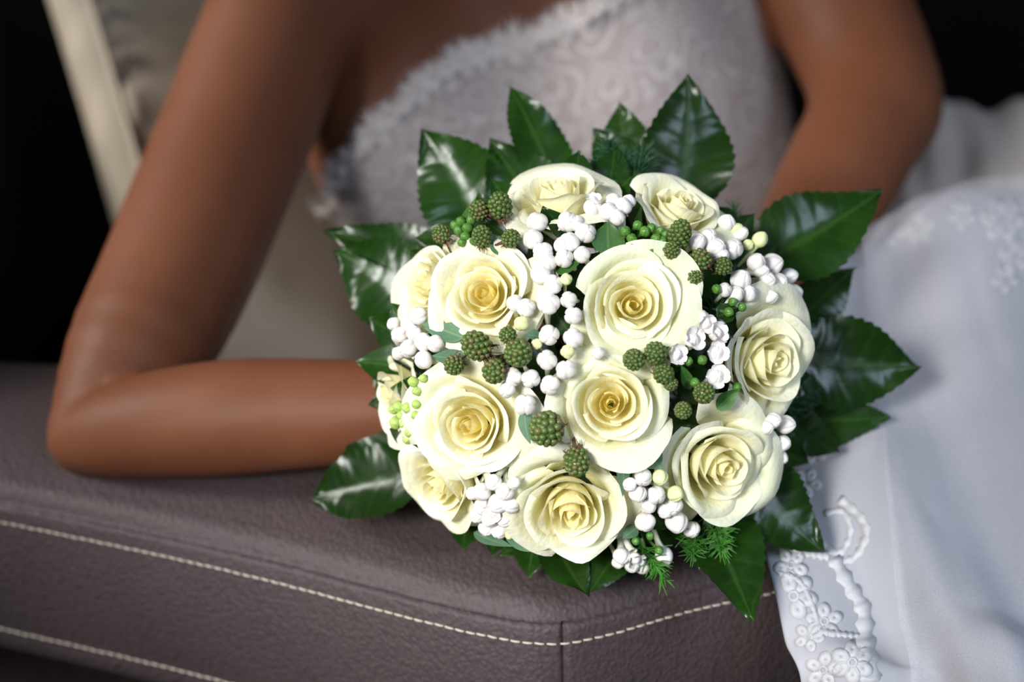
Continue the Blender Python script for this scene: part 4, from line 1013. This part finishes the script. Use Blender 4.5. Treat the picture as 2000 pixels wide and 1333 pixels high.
for i, (u, v, r, el, red, dr_) in enumerate(BERRIES):
    d, n = dome(u, v); R = r*d/FPX
    M = frame(cdir(*dr_), cdir(rb.uniform(-1, 1), rb.uniform(-1, 1), 0.3), P(u, v, d-0.008-R*0.4), R)
    o = mobj('blackberry', BER[(el, red)], bouquet, M); mobj('berry_calyx', FIB[i % 3], o, M @ Matrix.Diagonal((1, 1, (el+1)/2, 1)))

# ---- feathery fern
def fern(u, v, d, tu, tv, td, n, Ln, spread, mat, seed, thick=0.00042):
    rnd = random.Random(seed); B = P(u, v, d); T = P(tu, tv, td); ax_ = (T-B); A = Acc()
    tv_, tf_ = tube_arrays([B, B+ax_*0.5, T], [0.0007, 0.0006, 0.0003], 5); A.add(tv_, tf_)
    for i in range(n):
        t = rnd.random()**0.8; p = B+ax_*t
        dr_ = (ax_.normalized()*rnd.uniform(0.3, 1.0)+cdir(rnd.uniform(-1, 1), rnd.uniform(-1, 1), rnd.uniform(-.4, .9))*spread).normalized()
        L = Ln*rnd.uniform(0.5, 1.0)*(1-0.4*t); q = p+dr_*L; m = (p+q)/2+cdir(rnd.uniform(-1, 1), rnd.uniform(-1, 1), 0)*L*0.08
        tv_, tf_ = tube_arrays([p, m, q], [thick, thick, thick*0.4], 4, False); A.add(tv_, tf_)
    o = mobj('fern_sprig', make_mesh('fern_sprig', A.V, A.F, mat), bouquet); o['kind'] = 'stuff'
fern(1240, 400, .945, 1190, 290, .950, 300, 0.020, 0.9, M_FERN, 1)
fern(1225, 400, .945, 1255, 305, .950, 300, 0.020, 0.9, M_FERN, 2)
fern(1205, 390, .945, 1165, 325, .952, 160, 0.018, 0.9, M_FERN, 8)
fern(1440, 470, .955, 1432, 405, .960, 40, 0.014, 0.6, M_FERN, 3, 0.0004)
fern(1520, 800, .960, 1580, 775, .965, 120, 0.016, 0.9, M_FERN, 4)
fern(1390, 1010, .915, 1412, 1075, .905, 150, 0.016, 0.9, M_FERNB, 5)
fern(1360, 1030, .915, 1352, 1085, .900, 110, 0.016, 0.9, M_FERNB, 6)
fern(1250, 1060, .915, 1300, 1135, .893, 70, 0.018, 0.6, M_FERNB, 7)
fern(1110, 720, .885, 1135, 660, .880, 60, 0.014, 0.9, M_FERN, 9)
fern(1380, 620, .890, 1430, 580, .890, 120, 0.014, 0.9, M_FERN, 10)
